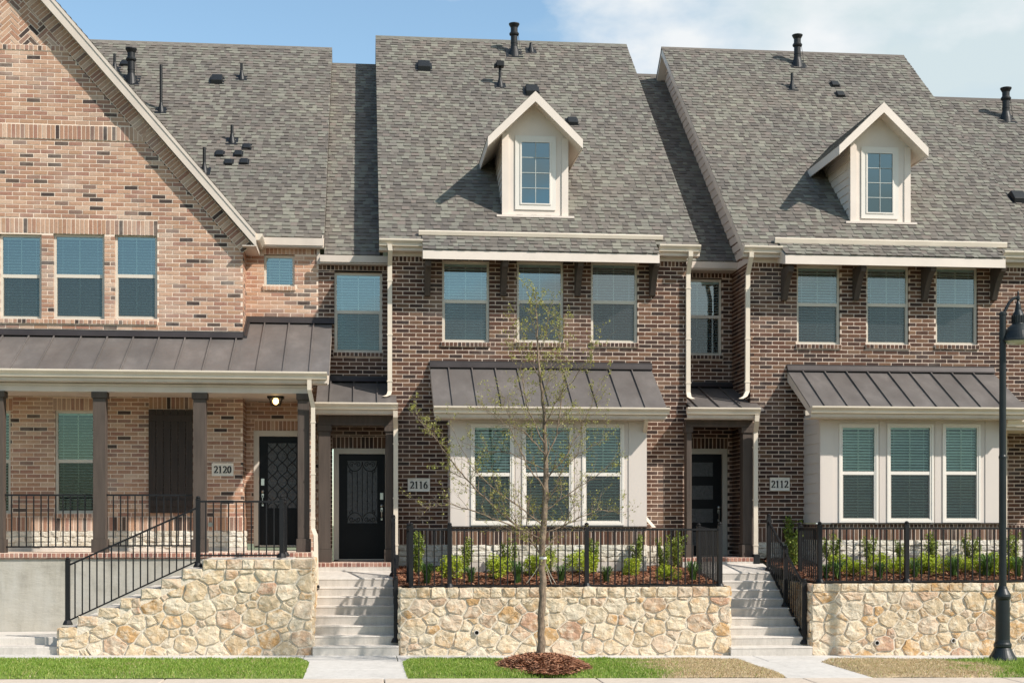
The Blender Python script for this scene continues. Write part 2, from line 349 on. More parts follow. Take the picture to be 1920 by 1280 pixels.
def soldiers(mb, P, a0, a1, z0, z1, pr=0.0, w=BH, jt=JT, mi=0):
    mb.add([P(a0, z0, pr), P(a1, z0, pr), P(a1, z1, pr), P(a0, z1, pr)], [(0, 1, 2, 3)], 1)
    if pr > .01:                                               # projecting course gets a body
        for z in (z0, z1): mb.add([P(a0, z, pr), P(a1, z, pr), P(a1, z, -.01), P(a0, z, -.01)], [(0, 1, 2, 3)], 1)
        for a in (a0, a1): mb.add([P(a, z0, pr), P(a, z1, pr), P(a, z1, -.01), P(a, z0, -.01)], [(0, 1, 2, 3)], 1)
    n = max(1, round((a1-a0)/w)); ww = (a1-a0)/n
    Q = lambda a, b, nn: P(a, b, nn+pr+.0004)
    for i in range(n): one_brick(mb, Q, a0+i*ww+jt/2, a0+(i+1)*ww-jt/2, z0+jt/2, z1-jt/2, .03 if pr else DEP, mi)
# ------------------------------------------------------------------ roofs
class Slope:
    """front-facing roof plane: eave at (Y, z), rising k per metre of Y"""
    def __init__(s, Y, z, k): s.Y, s.z, s.k = Y, z, k
    def at(s, u, v):
        d = ray(u, v); t = (s.z-s.k*s.Y-EYE)/(d.z-s.k*d.y); return Vector((t*d.x, t*d.y, EYE+t*d.z))
    def zat(s, Y): return s.z+s.k*(Y-s.Y)
def shingles(mb, x0, x1, S, Y1, lift=.01, exp=.150):
    L = (Y1-S.Y)*math.sqrt(1+S.k**2); c = 1/math.sqrt(1+S.k**2); sn = S.k*c
    def P(x, s, n): return (x, S.Y+s*c-n*sn, S.z+s*sn+n*c)
    mb.add([P(x0, 0, 0), P(x1, 0, 0), P(x1, L, 0), P(x0, L, 0)], [(0, 1, 2, 3)], 0)
    k = 0
    while k*exp < L-.03:
        s0, s1 = k*exp, min(L, (k+1)*exp+.01); x = x0-R.uniform(0, .25); hi = R.random() < .5
        while x < x1:
            w_ = R.uniform(.085, .18); a, b = max(x, x0), min(x+w_, x1); x += w_; hi = not hi
            if b-a < .01: continue
            h = (.020 if hi else .009)+R.uniform(-.0015, .002); sb = s0+R.uniform(-.003, .003)-(.004 if hi else 0)
            mb.add([P(a, sb, h), P(b, sb, h), P(b, s1, .002), P(a, s1, .002), P(a, sb, 0), P(b, sb, 0)],
                   [(0, 1, 2, 3), (4, 5, 1, 0), (0, 3, 4), (1, 5, 2)], 0)
        k += 1
def roof_block(parent, x0, x1, S, Y1, back=True, rake_l=True, rake_r=True, wallx=None, wallmat='siding'):
    """roof slab with ridge, rakes and a back slope; returns the roof object"""
    mb = MB(); shingles(mb, x0, x1, S, Y1)
    zr = S.zat(Y1); th = .16
    Yb = 2*Y1-S.Y
    mb.prism([(x0, Y1-.10, zr-.10*S.k+.012), (x0, Y1, zr+.03), (x0, Y1+.10, zr-.10*S.k+.012)], (x1-x0, 0, 0))
    mb.prism([(x0, Y1, zr), (x0, Yb, S.z), (x0, Yb, S.z-.1), (x0, Y1, zr-.1)], (x1-x0, 0, 0))
    roof = mb.build('roof', 'shingle', parent)
    for X, on in ((x0, rake_l), (x1, rake_r)):
        if not on: continue
        s = 1 if X == x0 else -1; t = MB()
        for (ya, za), (yb, zb) in (((S.Y, S.z), (Y1, zr)), ((Y1, zr), (Yb, S.z))):
            t.prism([(X+s*.005, ya, za-.012), (X+s*.005, yb, zb-.012), (X+s*.005, yb, zb-th-.03), (X+s*.005, ya, za-th-.03)], (s*.03, 0, 0))
        t.build('rake_board', 'trim', roof)
    return roof
def standing_seam(parent, u0, u1, v_top, u_top_ref, Yw, v_eave, Ye, seams, side='flat', x0=None, x1=None, flash=True, name='metal_roof', fl_h=.12):
    """metal roof from the wall (Yw) down to its eave (Ye)"""
    zt = PZ(u_top_ref, v_top, Yw); ze = PZ(u_top_ref, v_eave, Ye)
    if x0 is None: x0 = PX(u0, Yw)
    if x1 is None: x1 = PX(u1, Yw)
    mb = MB(); th = .03
    mb.prism([(x0, Ye, ze), (x0, Yw, zt), (x0, Yw, zt-th), (x0, Ye, ze-th)], (x1-x0, 0, 0))
    for xs in seams:
        mb.prism([(xs-.011, Ye+.01, ze+.002), (xs-.011, Yw-.01, zt-.002), (xs-.011, Yw-.01, zt+.036), (xs-.011, Ye+.01, ze+.036)], (.022, 0, 0))
    o = mb.build(name, 'metal', parent)
    if flash:
        f = MB(); k = (zt-ze)/(Yw-Ye)
        f.prism([(x0-.01, Yw-.004, zt-.02), (x0-.01, Yw-.10, zt+.045-.10*k), (x0-.01, Yw-.08, zt+.06-.08*k), (x0-.01, Yw-.03, zt+fl_h-.02), (x0-.01, Yw-.03, zt+fl_h), (x0-.01, Yw-.004, zt+fl_h)], (x1-x0+.02, 0, 0))
        f.build('flashing', 'metaldark', o)
    return o, x0, x1, zt, ze
def gutter(parent, x0, x1, Y, z, h=.125, d=.13, name='gutter', mat='gutter'):
    """K-profile: back at Y, reaching forward by d, top at z"""
    pr = [(Y, z), (Y, z-h), (Y-d*.55, z-h), (Y-d*.62, z-h*.62), (Y-d*.95, z-h*.30), (Y-d, z-h*.2), (Y-d, z), (Y-d+.012, z), (Y-d+.012, z-h*.18), (Y-d*.5, z-h*.6), (Y-d*.45, z-h+.012), (Y-.01, z-h+.012), (Y-.01, z)]
    mb = MB(); mb.prism([(x0, a, b) for a, b in pr], (x1-x0, 0, 0))
    for x in (x0, x1-.004): mb.prism([(x-.001, Y-.002, z-.004), (x-.001, Y-.002, z-h+.002), (x-.001, Y-d*.55, z-h+.002), (x-.001, Y-d+.004, z-h*.22), (x-.001, Y-d+.004, z-.004)], (.006, 0, 0))
    x = x0+1.1
    while x < x1-.3: mb.box(x-.008, x+.008, Y-d+.006, Y-.006, z-.016, z-.006); x += 1.3     # hangers
    return mb.build(name, mat, parent, recalc=True)
def downspout(parent, pts, wx=.085, wy=.07, mat='gutter'):
    mb = MB(); q = [Vector(p) for p in pts]
    mb.rect_tube(q, wx, wy)
    for a, b in zip(q, q[1:]):
        if abs(a.z-b.z) > 1.2 and abs(a.x-b.x) < .05:
            for f in (.12, .55, .92):
                p = a.lerp(b, f); mb.box(p.x-wx*.62, p.x+wx*.62, p.y-wy*.6, p.y+wy*.7, p.z-.014, p.z+.014)
    return mb.build('downspout', mat, parent, recalc=True)
# ------------------------------------------------------------------ windows
def window(parent, x0, x1, z0, z1, Y, fw=.045, rail=.51, glass='glass', frame='frame', split=True, muntin=(2, 1), screen=True, rec=.06, blind=True, out_trim=0, name='window', tilt=.46, drop=0, fz=.03):
    """frame outside edges x0..x1, z0..z1; wall face at Y, frame set back by rec"""
    mb = MB(); Yf = Y+rec; d = .06
    mb.box(x0, x0+fw, Yf, Yf+d, z0, z1); mb.box(x1-fw, x1, Yf, Yf+d, z0, z1)
    mb.box(x0+fw, x1-fw, Yf, Yf+d, z0, z0+fw*.9); mb.box(x0+fw, x1-fw, Yf, Yf+d, z1-fw, z1)
    zr = z0+(z1-z0)*rail; rh = .032
    gx0, gx1, gz0, gz1 = x0+fw, x1-fw, z0+fw*.9, z1-fw
    if split:
        mb.box(gx0, gx1, Yf+.008, Yf+d-.003, zr-rh, zr+rh)
        for a in (gx0, gx1-.016): mb.box(a, a+.016, Yf+.016, Yf+.05, gz0, zr-rh)      # lower sash stiles
        mb.box(gx0+.016, gx1-.016, Yf+.016, Yf+.05, gz0, gz0+.02)
    if out_trim:
        t = out_trim
        for b in ((x0-t, x0-.001, z0-t, z1+t), (x1+.001, x1+t, z0-t, z1+t), (x0-.001, x1+.001, z1+.001, z1+t), (x0-.001, x1+.001, z0-t, z0-.001)):
            mb.box(b[0], b[1], Y-.022, Yf+.02, b[2], b[3])
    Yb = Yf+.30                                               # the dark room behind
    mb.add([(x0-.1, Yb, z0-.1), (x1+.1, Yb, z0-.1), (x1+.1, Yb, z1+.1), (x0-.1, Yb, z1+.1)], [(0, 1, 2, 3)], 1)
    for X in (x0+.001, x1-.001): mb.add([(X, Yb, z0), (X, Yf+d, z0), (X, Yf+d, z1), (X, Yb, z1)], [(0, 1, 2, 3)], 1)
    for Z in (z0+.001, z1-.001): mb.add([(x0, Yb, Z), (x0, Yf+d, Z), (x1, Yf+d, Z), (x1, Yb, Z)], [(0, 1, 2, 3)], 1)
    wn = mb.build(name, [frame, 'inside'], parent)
    panes = [(zr+rh, gz1, Yf+.022), (gz0, zr-rh, Yf+.040)] if split else [(gz0, gz1, Yf+.025)]
    for a, b, y in panes:
        g_ = MB(); g_.add([(gx0, y, a), (gx1, y, a), (gx1, y, b), (gx0, y, b)], [(0, 1, 2, 3)], 0)
        nx, nz = muntin; mo = .020 if nz > 1 else 0
        if nx > 1 or nz > 1:
            for i in range(1, nx): xx = gx0+(gx1-gx0)*i/nx; g_.box(xx-.007-mo*.02, xx+.007+mo*.02, y+.004-mo, y+.012-mo, a, b, 1)
            for i in range(1, nz): zz = a+(b-a)*i/nz; g_.box(gx0, gx1, y+.0035-mo, y+.0125-mo, zz-.007-mo*.02, zz+.007+mo*.02, 1)
        g_.build('pane', [glass, 'muntin' if mo else frame], wn)
    if split and screen:
        s = MB(); y = Yf+.012; s.add([(gx0+.01, y, gz0+.01), (gx1-.01, y, gz0+.01), (gx1-.01, y, zr-rh), (gx0+.01, y, zr-rh)], [(0, 1, 2, 3)], 0)
        s.build('screen', 'screen', wn)
    if blind:
        tilt += R.uniform(-.10, .12); b = MB(); z = gz1-.03-drop; y = Yf+.115; sp = .054
        b.box(gx0-.01, gx1+.01, y-.03, y+.03, z, gz1+.02)
        while z > gz0+.01:
            z -= sp; t = tilt+R.uniform(-.03, .03); hw = .027; z += R.uniform(-.002, .002); cy, cz = hw*math.cos(t), hw*math.sin(t)
            b.add([(gx0-.01, y-cy, z-cz), (gx1+.01, y-cy, z-cz+R.uniform(-.002, .002)), (gx1+.01, y+cy, z+cz), (gx0-.01, y+cy, z+cz)], [(0, 1, 2, 3)], 0)
        for f in (.12, .88):
            xx = gx0+(gx1-gx0)*f; b.box(xx-.002, xx+.002, y-.031, y-.028, gz0, gz1)
        b.build('blind', 'blind', wn)
    return wn
# ------------------------------------------------------------------ rubble stonework
def halfplane(poly, nx, ny, c):                                # keep nx*x+ny*y <= c
    o = []
    for i in range(len(poly)):
        p, q = poly[i], poly[(i+1) % len(poly)]; a = nx*p[0]+ny*p[1]-c; b = nx*q[0]+ny*q[1]-c
        if a <= 0: o.append(p)
        if (a < 0 < b) or (b < 0 < a): t = a/(a-b); o.append((p[0]+(q[0]-p[0])*t, p[1]+(q[1]-p[1])*t))
    return o
def rock(mb, P, poly, out=.03, rough=.012, mi=0):
    if len(poly) < 3: return
    for _ in range(1):                                         # cut the corners
        q = []
        for i in range(len(poly)):
            a, b = poly[i], poly[(i+1) % len(poly)]
            f = R.uniform(.01, .08); q += [(a[0]*(1-f)+b[0]*f, a[1]*(1-f)+b[1]*f), (a[0]*f+b[0]*(1-f), a[1]*f+b[1]*(1-f))]
        poly = q
    q = []
    for i in range(len(poly)):
        a, b = poly[i], poly[(i+1) % len(poly)]; L = math.hypot(a[0]-b[0], a[1]-b[1]); n = max(1, int(L/.045))
        for j in range(n):
            t = j/n; x, y = a[0]+(b[0]-a[0])*t, a[1]+(b[1]-a[1])*t; k_ = min(1, L/.1)*.020; q.append((x+k_*mnoise.noise(Vector((x*11, y*11, 31))), y+k_*mnoise.noise(Vector((x*11, y*11, 77)))))
    n = len(q); cx = sum(a for a, b in q)/n; cy = sum(b for a, b in q)/n; vs = []; sd_ = R.uniform(0, 50)
    tx, ty = R.uniform(-.10, .10), R.uniform(-.10, .12)
    for s, o in ((1.0, -.03), (1.0, out*.30), (.955, out*.85), (.70, out*1.0), (.3, out*1.08)):
        for a, b in q:
            x, y = cx+(a-cx)*s, cy+(b-cy)*s
            d = o+(0 if o < 0 else (mnoise.noise(Vector((x*9, y*9, sd_)))*rough*1.7+mnoise.noise(Vector((x*26, y*26, sd_)))*rough*.8)*(1 if s < .99 else .3)+(tx*(x-cx)+ty*(y-cy))*(s < .99))
            vs.append(P(x, y, d))
    vs.append(P(cx, cy, out*1.08))
    fs = [(r*n+i, r*n+(i+1) % n, (r+1)*n+(i+1) % n, (r+1)*n+i) for r in range(4) for i in range(n)]+[(4*n+i, 4*n+(i+1) % n, 5*n) for i in range(n)]
    mb.add(vs, fs, mi)
def rubble(mb, P, x0, x1, z0, z1, planes=(), rmin=.062, rmax=.20, gap=.018, ok=None, squash=1.25, **kw):
    """power-diagram stones filling x0..x1, z0..z1 and the extra half planes"""
    seeds = []; zz0, zz1 = z0*squash, z1*squash
    for tries, lo, hi in ((260, .8, 1.0), (900, .45, .8), (4000, .0, .45)):
        for _ in range(int(tries*(x1-x0)/5)):
            r = rmin+(rmax-rmin)*R.uniform(lo, hi); x = R.uniform(x0, x1); z = R.uniform(zz0, zz1)
            if any(nx*x+ny*z/squash > c+.01 for nx, ny, c in planes): continue
            if all((x-a)**2+(z-b)**2 > ((r+c)*.90)**2 for a, b, c in seeds): seeds.append((x, z, r))
    for i, (x, z, r) in enumerate(seeds):
        poly = [(x0, zz0), (x1, zz0), (x1, zz1), (x0, zz1)]
        poly = halfplane(poly, -1, 0, -x0); 
        for nx, ny, c in planes: poly = halfplane(poly, nx, ny/squash, c-gap*.5)
        for j, (a, b, c) in enumerate(seeds):
            if j == i or abs(a-x) > .9 or abs(b-z) > .9: continue
            dx, dz = a-x, b-z; L = math.hypot(dx, dz); e = (L*L+r*r-c*c)/(2*L)-gap
            poly = halfplane(poly, dx/L, dz/L, (dx*x+dz*z)/L+e)
        poly = halfplane(poly, 0, -1, -(zz0+gap*.6)); poly = halfplane(poly, 1, 0, x1-.006); poly = halfplane(poly, -1, 0, -(x0+.006)); poly = halfplane(poly, 0, 1, zz1-gap*.6)
        if len(poly) >= 3:
            xs = [p[0] for p in poly]; ys = [p[1] for p in poly]
            if max(xs)-min(xs) > .03 and max(ys)-min(ys) > .03: rock(mb, P, [(a, b/squash) for a, b in poly], **kw)
def capstones(mb, P, x0, x1, z0, z1, wmin=.2, wmax=.36, **kw):
    x = x0
    while x < x1-.01:
        w_ = R.uniform(wmin, wmax)
        if x1-(x+w_) < wmin*.8: w_ = x1-x
        a, b = x+.009, x+w_-.009; d = .012
        rock(mb, P, [(a, z0+.008+R.uniform(0, d)), (b, z0+.008+R.uniform(0, d)), (b-R.uniform(0, d), z1-.004), (a+R.uniform(0, d), z1-.004)], **kw); x += w_
# ------------------------------------------------------------------ lettering with a broad nib
def arc(cx, cy, rx, ry, a0, a1, n=14): return [(cx+rx*math.cos(math.radians(a0+(a1-a0)*i/n)), cy+ry*math.sin(math.radians(a0+(a1-a0)*i/n))) for i in range(n+1)]
GLY = {'0': [arc(.29, .5, .21, .46, 90, 450, 24)],
       '1': [[(.28, .03), (.28, .97)], [(.13, .03), (.43, .03)], [(.12, .82), (.28, .95)]],
       '2': [arc(.28, .70, .20, .25, 165, -25, 12)+[(.40, .46), (.20, .20), (.06, .05)], [(.06, .05), (.50, .05), (.52, .18)]],
       '6': [arc(.29, .31, .21, .28, 90, 450, 20), [(.44, .95), (.24, .80), (.11, .52), (.08, .33)]]}
def digits(mb, text, X, Y, Z, h, adv=.62, thick=.19, thin=.075, mi=0):
    x = X
    for ch in text:
        for st in GLY[ch]:
            for (a, b), (c, d) in zip(st, st[1:]):
                dx, dz = c-a, d-b; L = math.hypot(dx, dz) or 1; wd = (thin+(thick-thin)*abs(dz)/L)*h/2; nx, nz = -dz/L*wd, dx/L*wd; ex, ez = dx/L*.015*h, dz/L*.015*h
                A = (x+a*h*.95-ex, Z+b*h-ez); B = (x+c*h*.95+ex, Z+d*h+ez)
                mb.prism([(A[0]+nx, Y, A[1]+nz), (A[0]-nx, Y, A[1]-nz), (B[0]-nx, Y, B[1]-nz), (B[0]+nx, Y, B[1]+nz)], (0, -.005, 0), mi)
        x += adv*h
def plaque(parent, u0, u1, v0, v1, Y, text):
    a, b = W(u0, v1, Y), W(u1, v0, Y); x0, x1, z0, z1 = a.x, b.x, a.z, b.z
    mb = MB(); y = Y-.03; t = .035
    mb.box(x0+t, x1-t, y, Y+.01, z0+t, z1-t)
    o = [(x0, z0), (x1, z0), (x1, z1), (x0, z1)]; i = [(x0+t, z0+t), (x1-t, z0+t), (x1-t, z1-t), (x0+t, z1-t)]
    mb.add([(p, y-.012, q) for p, q in o]+[(p, y-.0005, q) for p, q in i]+[(p, Y+.01, q) for p, q in o], [(k, (k+1) % 4, 4+(k+1) % 4, 4+k) for k in range(4)]+[(k, 8+k, 8+(k+1) % 4, (k+1) % 4) for k in range(4)])
    p = mb.build('number_plaque', 'cast', parent)
    d = MB(); h = (z1-z0)*.55; wd = .62*h*3+.56*h; digits(d, text, (x0+x1)/2-wd/2, y-.001, (z0+z1)/2-h/2, h); d.build('house_number', 'ink', p)
# ------------------------------------------------------------------ roof vents
def vent(parent, kind, S, u, v, h=0, s=1.0):
    p = S.at(u, v); x, y, z = p; k = S.k; mb = MB()
    def skirt(r): mb.add([(x-r, y-r, z-r*k+.018), (x+r, y-r, z-r*k+.018), (x+r, y+r, z+r*k+.018), (x-r, y+r, z+r*k+.018)], [(0, 1, 2, 3)])
    if kind == 'pipe':
        skirt(.13*s); mb.lathe((x, y, z-.12), [(.10, 0), (.085, .1), (.045, .24), (.034, .30)], 14); mb.lathe((x, y, z), [(.033, 0), (.033, h), (.026, h), (.026, h-.05)], 14)
        return mb.build('vent_pipe', 'black', parent, smooth=False)
    if kind == 'flue':
        skirt(.2); mb.lathe((x, y, z-.18), [(.17, 0), (.13, .2), (.085, .34), (.085, .36)], 20)
        mb.lathe((x, y, z), [(.082, 0), (.082, h*.32), (.088, h*.33), (.088, h*.36), (.082, h*.37), (.082, h-.30), (.115, h-.27), (.12, h-.24), (.085, h-.19), (.085, h-.10), (.13, h-.02), (.13, h), (.06, h)], 20)
        mb.tube([(x+.09, y-.02, z+.5), (x+.16, y-.04, z-.02)], .006, 5)
        return mb.build('flue_pipe', 'black', parent)
    if kind == 'box':
        a, b, c = .15*s, .16*s, .14*s
        def Q(dx, dy, dz): return (x+dx, y+dy, z+dy*k+dz)
        skirt(a*1.25)
        mb.add([Q(-a, -b, .0), Q(a, -b, .0), Q(a, b, .0), Q(-a, b, .0), Q(-a, -b-.03, c), Q(a, -b-.03, c), Q(a*.9, b*.2, c*1.15), Q(-a*.9, b*.2, c*1.15)], [(0, 1, 5, 4), (1, 2, 6, 5), (3, 0, 4, 7), (4, 5, 6, 7), (7, 6, 2, 3)])
        return mb.build('box_vent', 'black', parent, bevel=.012)
    if kind == 'cowl':
        vent_ = vent(parent, 'pipe', S, u, v, h); m2 = MB(); m2.box(x-.09, x+.09, y-.12, y+.08, z+h-.10, z+h+.03); m2.box(x-.14, x-.09, y-.08, y+.05, z+h-.12, z+h-.03); m2.build('cowl', 'black', vent_, bevel=.015); return vent_
# ------------------------------------------------------------------ the ground
Y0 = 24.2                                                       # face of the retaining walls
ga, gb = PX(110, Y0), PX(1700, Y0); za, zb = PZ(110, 1227.5, Y0), PZ(1700, 1227.5, Y0); GS = (zb-za)/(gb-ga)
def GZ(x): return za+GS*(x-ga)
def sheet(mb, x0, x1, y0, y1, dz, mi=0, nx=1, th=.12):
    for i in range(nx):
        a, b = x0+(x1-x0)*i/nx, x0+(x1-x0)*(i+1)/nx
        A, B = GZ(a)+dz, GZ(b)+dz
        mb.add([(a, y0, A), (b, y0, B), (b, y1, B), (a, y1, A), (a, y0, A-th), (b, y0, B-th), (b, y1, B-th), (a, y1, A-th)], [(0, 1, 2, 3), (0, 4, 5, 1), (1, 5, 6, 2), (2, 6, 7, 3), (3, 7, 4, 0)], mi)
g = MB(); g.add([(-900, -900, -.9), (900, -900, -.9), (900, 2500, -.9), (-900, 2500, -.9)], [(0, 1, 2, 3)]); tag(g.build('ground', 'soil'), kind='structure')
g = MB(); sheet(g, -40, 45, 5, 19.3, -.14); tag(g.build('road', 'asphalt'), kind='structure')
g = MB(); x = -18.0
while x < 26: sheet(g, x+.006, x+3.05-.006, 19.3, 20.55, 0); x += 3.05
tag(g.build('kerb', 'kerbcon', bevel=.015), kind='structure')
g = MB(); x = -19.2
while x < 26: sheet(g, x+.006, x+1.52-.006, 23.12, 24.6, 0); x += 1.52
WK = [(PX(574, 21.8), PX(760, 21.8)), (PX(1432, 21.8), PX(1585, 21.8))]
for a, b in WK:
    for y in (20.56, 21.85): sheet(g, a, b, y, min(y+1.28, 23.11), 0)
tag(g.build('sidewalk', 'paving', bevel=.008), kind='structure')
g = MB(); sheet(g, -40, 45, 20.5, 40, -.03, th=1.0); tag(g.build('subsoil', 'turf'), kind='structure')
# ------------------------------------------------------------------ heights and planes shared by the row of houses
YM, YB, YR, YR2 = 27.6, 26.55, 28.4, 29.0
X16a, X16b = PX(733, YM), PX(1287, YM); X12a, X12b = PX(1407, YM), PX(1955, YM)
S16 = Slope(27.36, PZ(711, 449, 27.36), .83); S12 = Slope(27.36, PZ(1395, 462, 27.36), .83)
SA = Slope(28.2, PZ(560, 445, 28.2), .83); SB = Slope(28.2, PZ(660, 478, 28.2), .83); SC = Slope(28.6, PZ(1340, 490, 28.6), .83)
SN = Slope(27.36, S12.z-.03, .83)
def ridgeY(S, u, v): return S.at(u, v).y
def rowlock_sill(mb, P, a0, a1, z1, h=.085, pr=.035): soldiers(mb, P, a0-.02, a1+.02, z1-h, z1, pr)
def wpx(u0, u1, v0, v1, Y): a, b = W(u0, v1, Y), W(u1, v0, Y); return a.x, b.x, a.z, b.z
def bracket(parent, X, Yw, zt, zb, out=.62):
    mb = MB(); pr = [(Yw, zt), (Yw-out, zt), (Yw-out-.03, zt-.06), (Yw-out, zt-.13)]
    for i in range(1, 8):
        t = i/8; pr.append((Yw-out+(out-.09)*t**.75, zt-.13-(zt-.13-zb)*t**1.25))
    pr += [(Yw-.09, zb), (Yw, zb)]
    mb.prism([(X-.055, a, b) for a, b in pr], (.11, 0, 0)); return mb.build('bracket', 'wood', parent, recalc=True, bevel=.006)
def foundation_bands(mb, P, a0, a1, u, Y, vs, lime, soldier=True):
    """soldier course, split-faced limestone and concrete under a wall; vs = v of soldier top, lime top, lime bottom"""
    z0, z1, z2 = (PZ(u, v, Y) for v in vs)
    if soldier: soldiers(mb, P, a0, a1, z1, z0, .012)
    lime.add([P(a0, z2, .0), P(a1, z2, .0), P(a1, z1, .0), P(a0, z1, .0)], [(0, 1, 2, 3)], 1)
    h = (z1-z2)/3; 
    for k in range(3):
        x = a0
        while x < a1-.01:
            w_ = R.uniform(.22, .6); 
            if a1-x-w_ < .15: w_ = a1-x
            A, B, C, D = x+.004, x+w_-.004, z2+k*h+.004, z2+(k+1)*h-.004
            rock(lime, P, [(A, C), (B, C), (B, D), (A, D)], out=.028, rough=.010); x += w_
    lime.add([P(a0, z2-.6, .03), P(a1, z2-.6, .03), P(a1, z2, .03), P(a0, z2, .03), P(a0, z2, -.02), P(a1, z2, -.02)], [(0, 1, 2, 3), (3, 2, 5, 4)], 2)
    for a in (a0, a1): lime.add([P(a, z2-.6, .03), P(a, z2, .03), P(a, z2, -.1), P(a, z2-.6, -.1)], [(0, 1, 2, 3)], 2)
def dormer(house, S, uL, uR, vb, peak, cl, cr, glass):
    c = S.at((uL+uR)/2, vb); Yf = c.y; x0, x1 = PX(uL, Yf), PX(uR, Yf); zb = c.z; Yo = Yf-.36
    pk = W(*peak, Yo); A = W(*cl, Yo); B = W(*cr, Yo); xm = pk.x; half = (B.x-A.x)/2; k = (pk.z-(A.z+B.z)/2)/half; ze = pk.z-k*half
    th = .13
    # walls: front gable and clapboard cheeks
    mb = MB(); hw = (x1-x0)/2; xc = (x0+x1)/2
    zw = lambda x: pk.z-th-abs(x-xm)*k-.03
    mb.prism([(x0, Yf, zb-.06), (x1, Yf, zb-.06), (x1, Yf, zw(x1)), (xm, Yf, zw(xm)), (x0, Yf, zw(x0))], (0, .12, 0))
    yt = lambda z: (z-S.z)/S.k+S.Y
    for X, s in ((x0, 1), (x1, -1)):
        z = zb-.02
        while z < zw(X)-.02:
            z2 = min(z+.16, zw(X)); ya, yb = yt(z)+.15, yt(z2)+.15
            mb.add([(X-s*.022, Yf, z), (X-s*.022, ya, z), (X-s*.004, yb, z2), (X-s*.004, Yf, z2), (X+s*.02, Yf, z), (X+s*.02, ya, z)], [(0, 1, 2, 3), (0, 4, 5, 1)]); z = z2
        mb.box(min(X-s*.03, X+s*.0), max(X-s*.03, X+s*.0), Yf-.012, Yf+.09, zb-.03, zw(X))
        mb.box(min(X-s*.03, X+s*.10), max(X-s*.03, X+s*.10), Yf-.024, Yf, zb-.03, zw(X)+.0)
    mb.box(x0-.14, x1+.14, Yf-.09, Yf+.02, zb-.045, zb-.005)
    d = mb.build('dormer', 'trimlight', house)
    # roof: two planes running back into the main slope, shingled, with soffit and rake boards
    r = MB(); Yk = lambda z: yt(z)+.12
    for s in (-1, 1):
        xe = xm+s*half; vs = [(xm, Yo, pk.z), (xe, Yo, ze), (xe, Yk(ze), ze), (xm, Yk(pk.z), pk.z)]
        r.add(vs, [(0, 1, 2, 3)] if s > 0 else [(3, 2, 1, 0)])
        n = 7
        for i in range(n):
            t0, t1 = i/n, (i+1)/n; nx = s*k/math.hypot(1, k)*.014; nzz = 1/math.hypot(1, k)*.014; y = Yo
            while y < Yk(pk.z):
                y2 = y+R.uniform(.12, .26); xa, za_, xb, zb_ = xm+s*half*t0, pk.z-k*half*t0, xm+s*half*t1, pk.z-k*half*t1
                r.add([(xa, y, za_+.003), (xb+nx, y, zb_+nzz), (xb+nx, y2, zb_+nzz), (xa, y2, za_+.003), (xb, y, zb_), (xb, y2, zb_)], [(0, 1, 2, 3), (1, 4, 5, 2), (0, 4, 1)]); y = y2
    r.build('dormer_roof', 'shingle', d)
    t = MB()
    for s in (-1, 1):
        xe = xm+s*half
        t.prism([(xm, Yo-.022, pk.z-.004), (xe, Yo-.022, ze-.004), (xe, Yo-.022, ze-th-.05), (xm, Yo-.022, pk.z-th-.075)], (0, .022, 0))
        a = Yk(ze-th)+.1                                      # soffit and eave fascia
        t.add([(xm, Yo, pk.z-th-.03), (xe, Yo, ze-th-.03), (xe, a, ze-th-.03), (xm, a+half*k/S.k, pk.z-th-.03)], [(0, 1, 2, 3)])
        t.box(min(xe, xe-s*.02), max(xe, xe-s*.02), Yo, a, ze-th-.05, ze-.002)
    t.build('dormer_trim', 'trimlight', d)
    gx0, gx1, gz0, gz1 = wpx(*glass, Yf)
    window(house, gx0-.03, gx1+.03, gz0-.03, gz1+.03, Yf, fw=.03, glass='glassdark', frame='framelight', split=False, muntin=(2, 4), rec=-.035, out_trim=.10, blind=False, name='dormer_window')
def vents(house, lst):
    for kind, S, u, v, h, s in lst: vent(house, kind, S, u, v, h, s)
def louver_shed(house, S, uL, uR, v_strip, v_f0, v_f1, u_mid, strip):
    """lower-pitched overhang in front of the eave, carried by brackets"""
    Ye = 26.98; x0, x1 = PX(uL, Ye), PX(uR, Ye); ze = PZ(u_mid, v_f0, Ye); zb_ = PZ(u_mid, v_f1, Ye)
    p = S.at(u_mid, v_strip); Yt, zt = p.y, p.z+.012; k = (zt-ze)/(Yt-Ye)
    mb = MB(); shingles(mb, x0, x1, Slope(Ye, ze, k), Yt)
    mb.add([(x0, Ye, ze-.004), (x1, Ye, ze-.004), (x1, Yt, zt-.004), (x0, Yt, zt-.004)], [(0, 1, 2, 3)])
    o = mb.build('lower_roof', 'shingle', house)
    t = MB(); t.box(x0, x1, Ye+.012, Ye+.035, zb_, ze-.012)
    for X in (x0+.002, x1-.024): t.prism([(X, Ye+.036, ze-.02), (X, Yt+.1, zt-.02), (X, YM, zt-.05), (X, YM, zb_+.12), (X, Ye+.036, zb_)], (.022, 0, 0))
    t.add([(x0+.03, Ye+.036, zb_+.02), (x1-.03, Ye+.036, zb_+.02), (x1-.03, YM, zb_+.34), (x0+.03, YM, zb_+.34)], [(0, 1, 2, 3)])
    t.build('fascia', 'trimlight', o)
    Yt -= .06; s = MB(); a, b = PX(strip[0], Yt-.05), PX(strip[1], Yt-.05); z1 = PZ(u_mid, strip[2], Yt-.05); z0 = PZ(u_mid, strip[3], Yt-.05)
    s.prism([(a, Yt-.05, z1), (a, Yt-.075, z1-.02), (a, Yt-.06, z0+.02), (a, Yt-.02, z0), (a, Yt+.06, z0+.03), (a, Yt+.02, z1)], (b-a, 0, 0))
    s.build('drip_gutter', 'gutter', house)
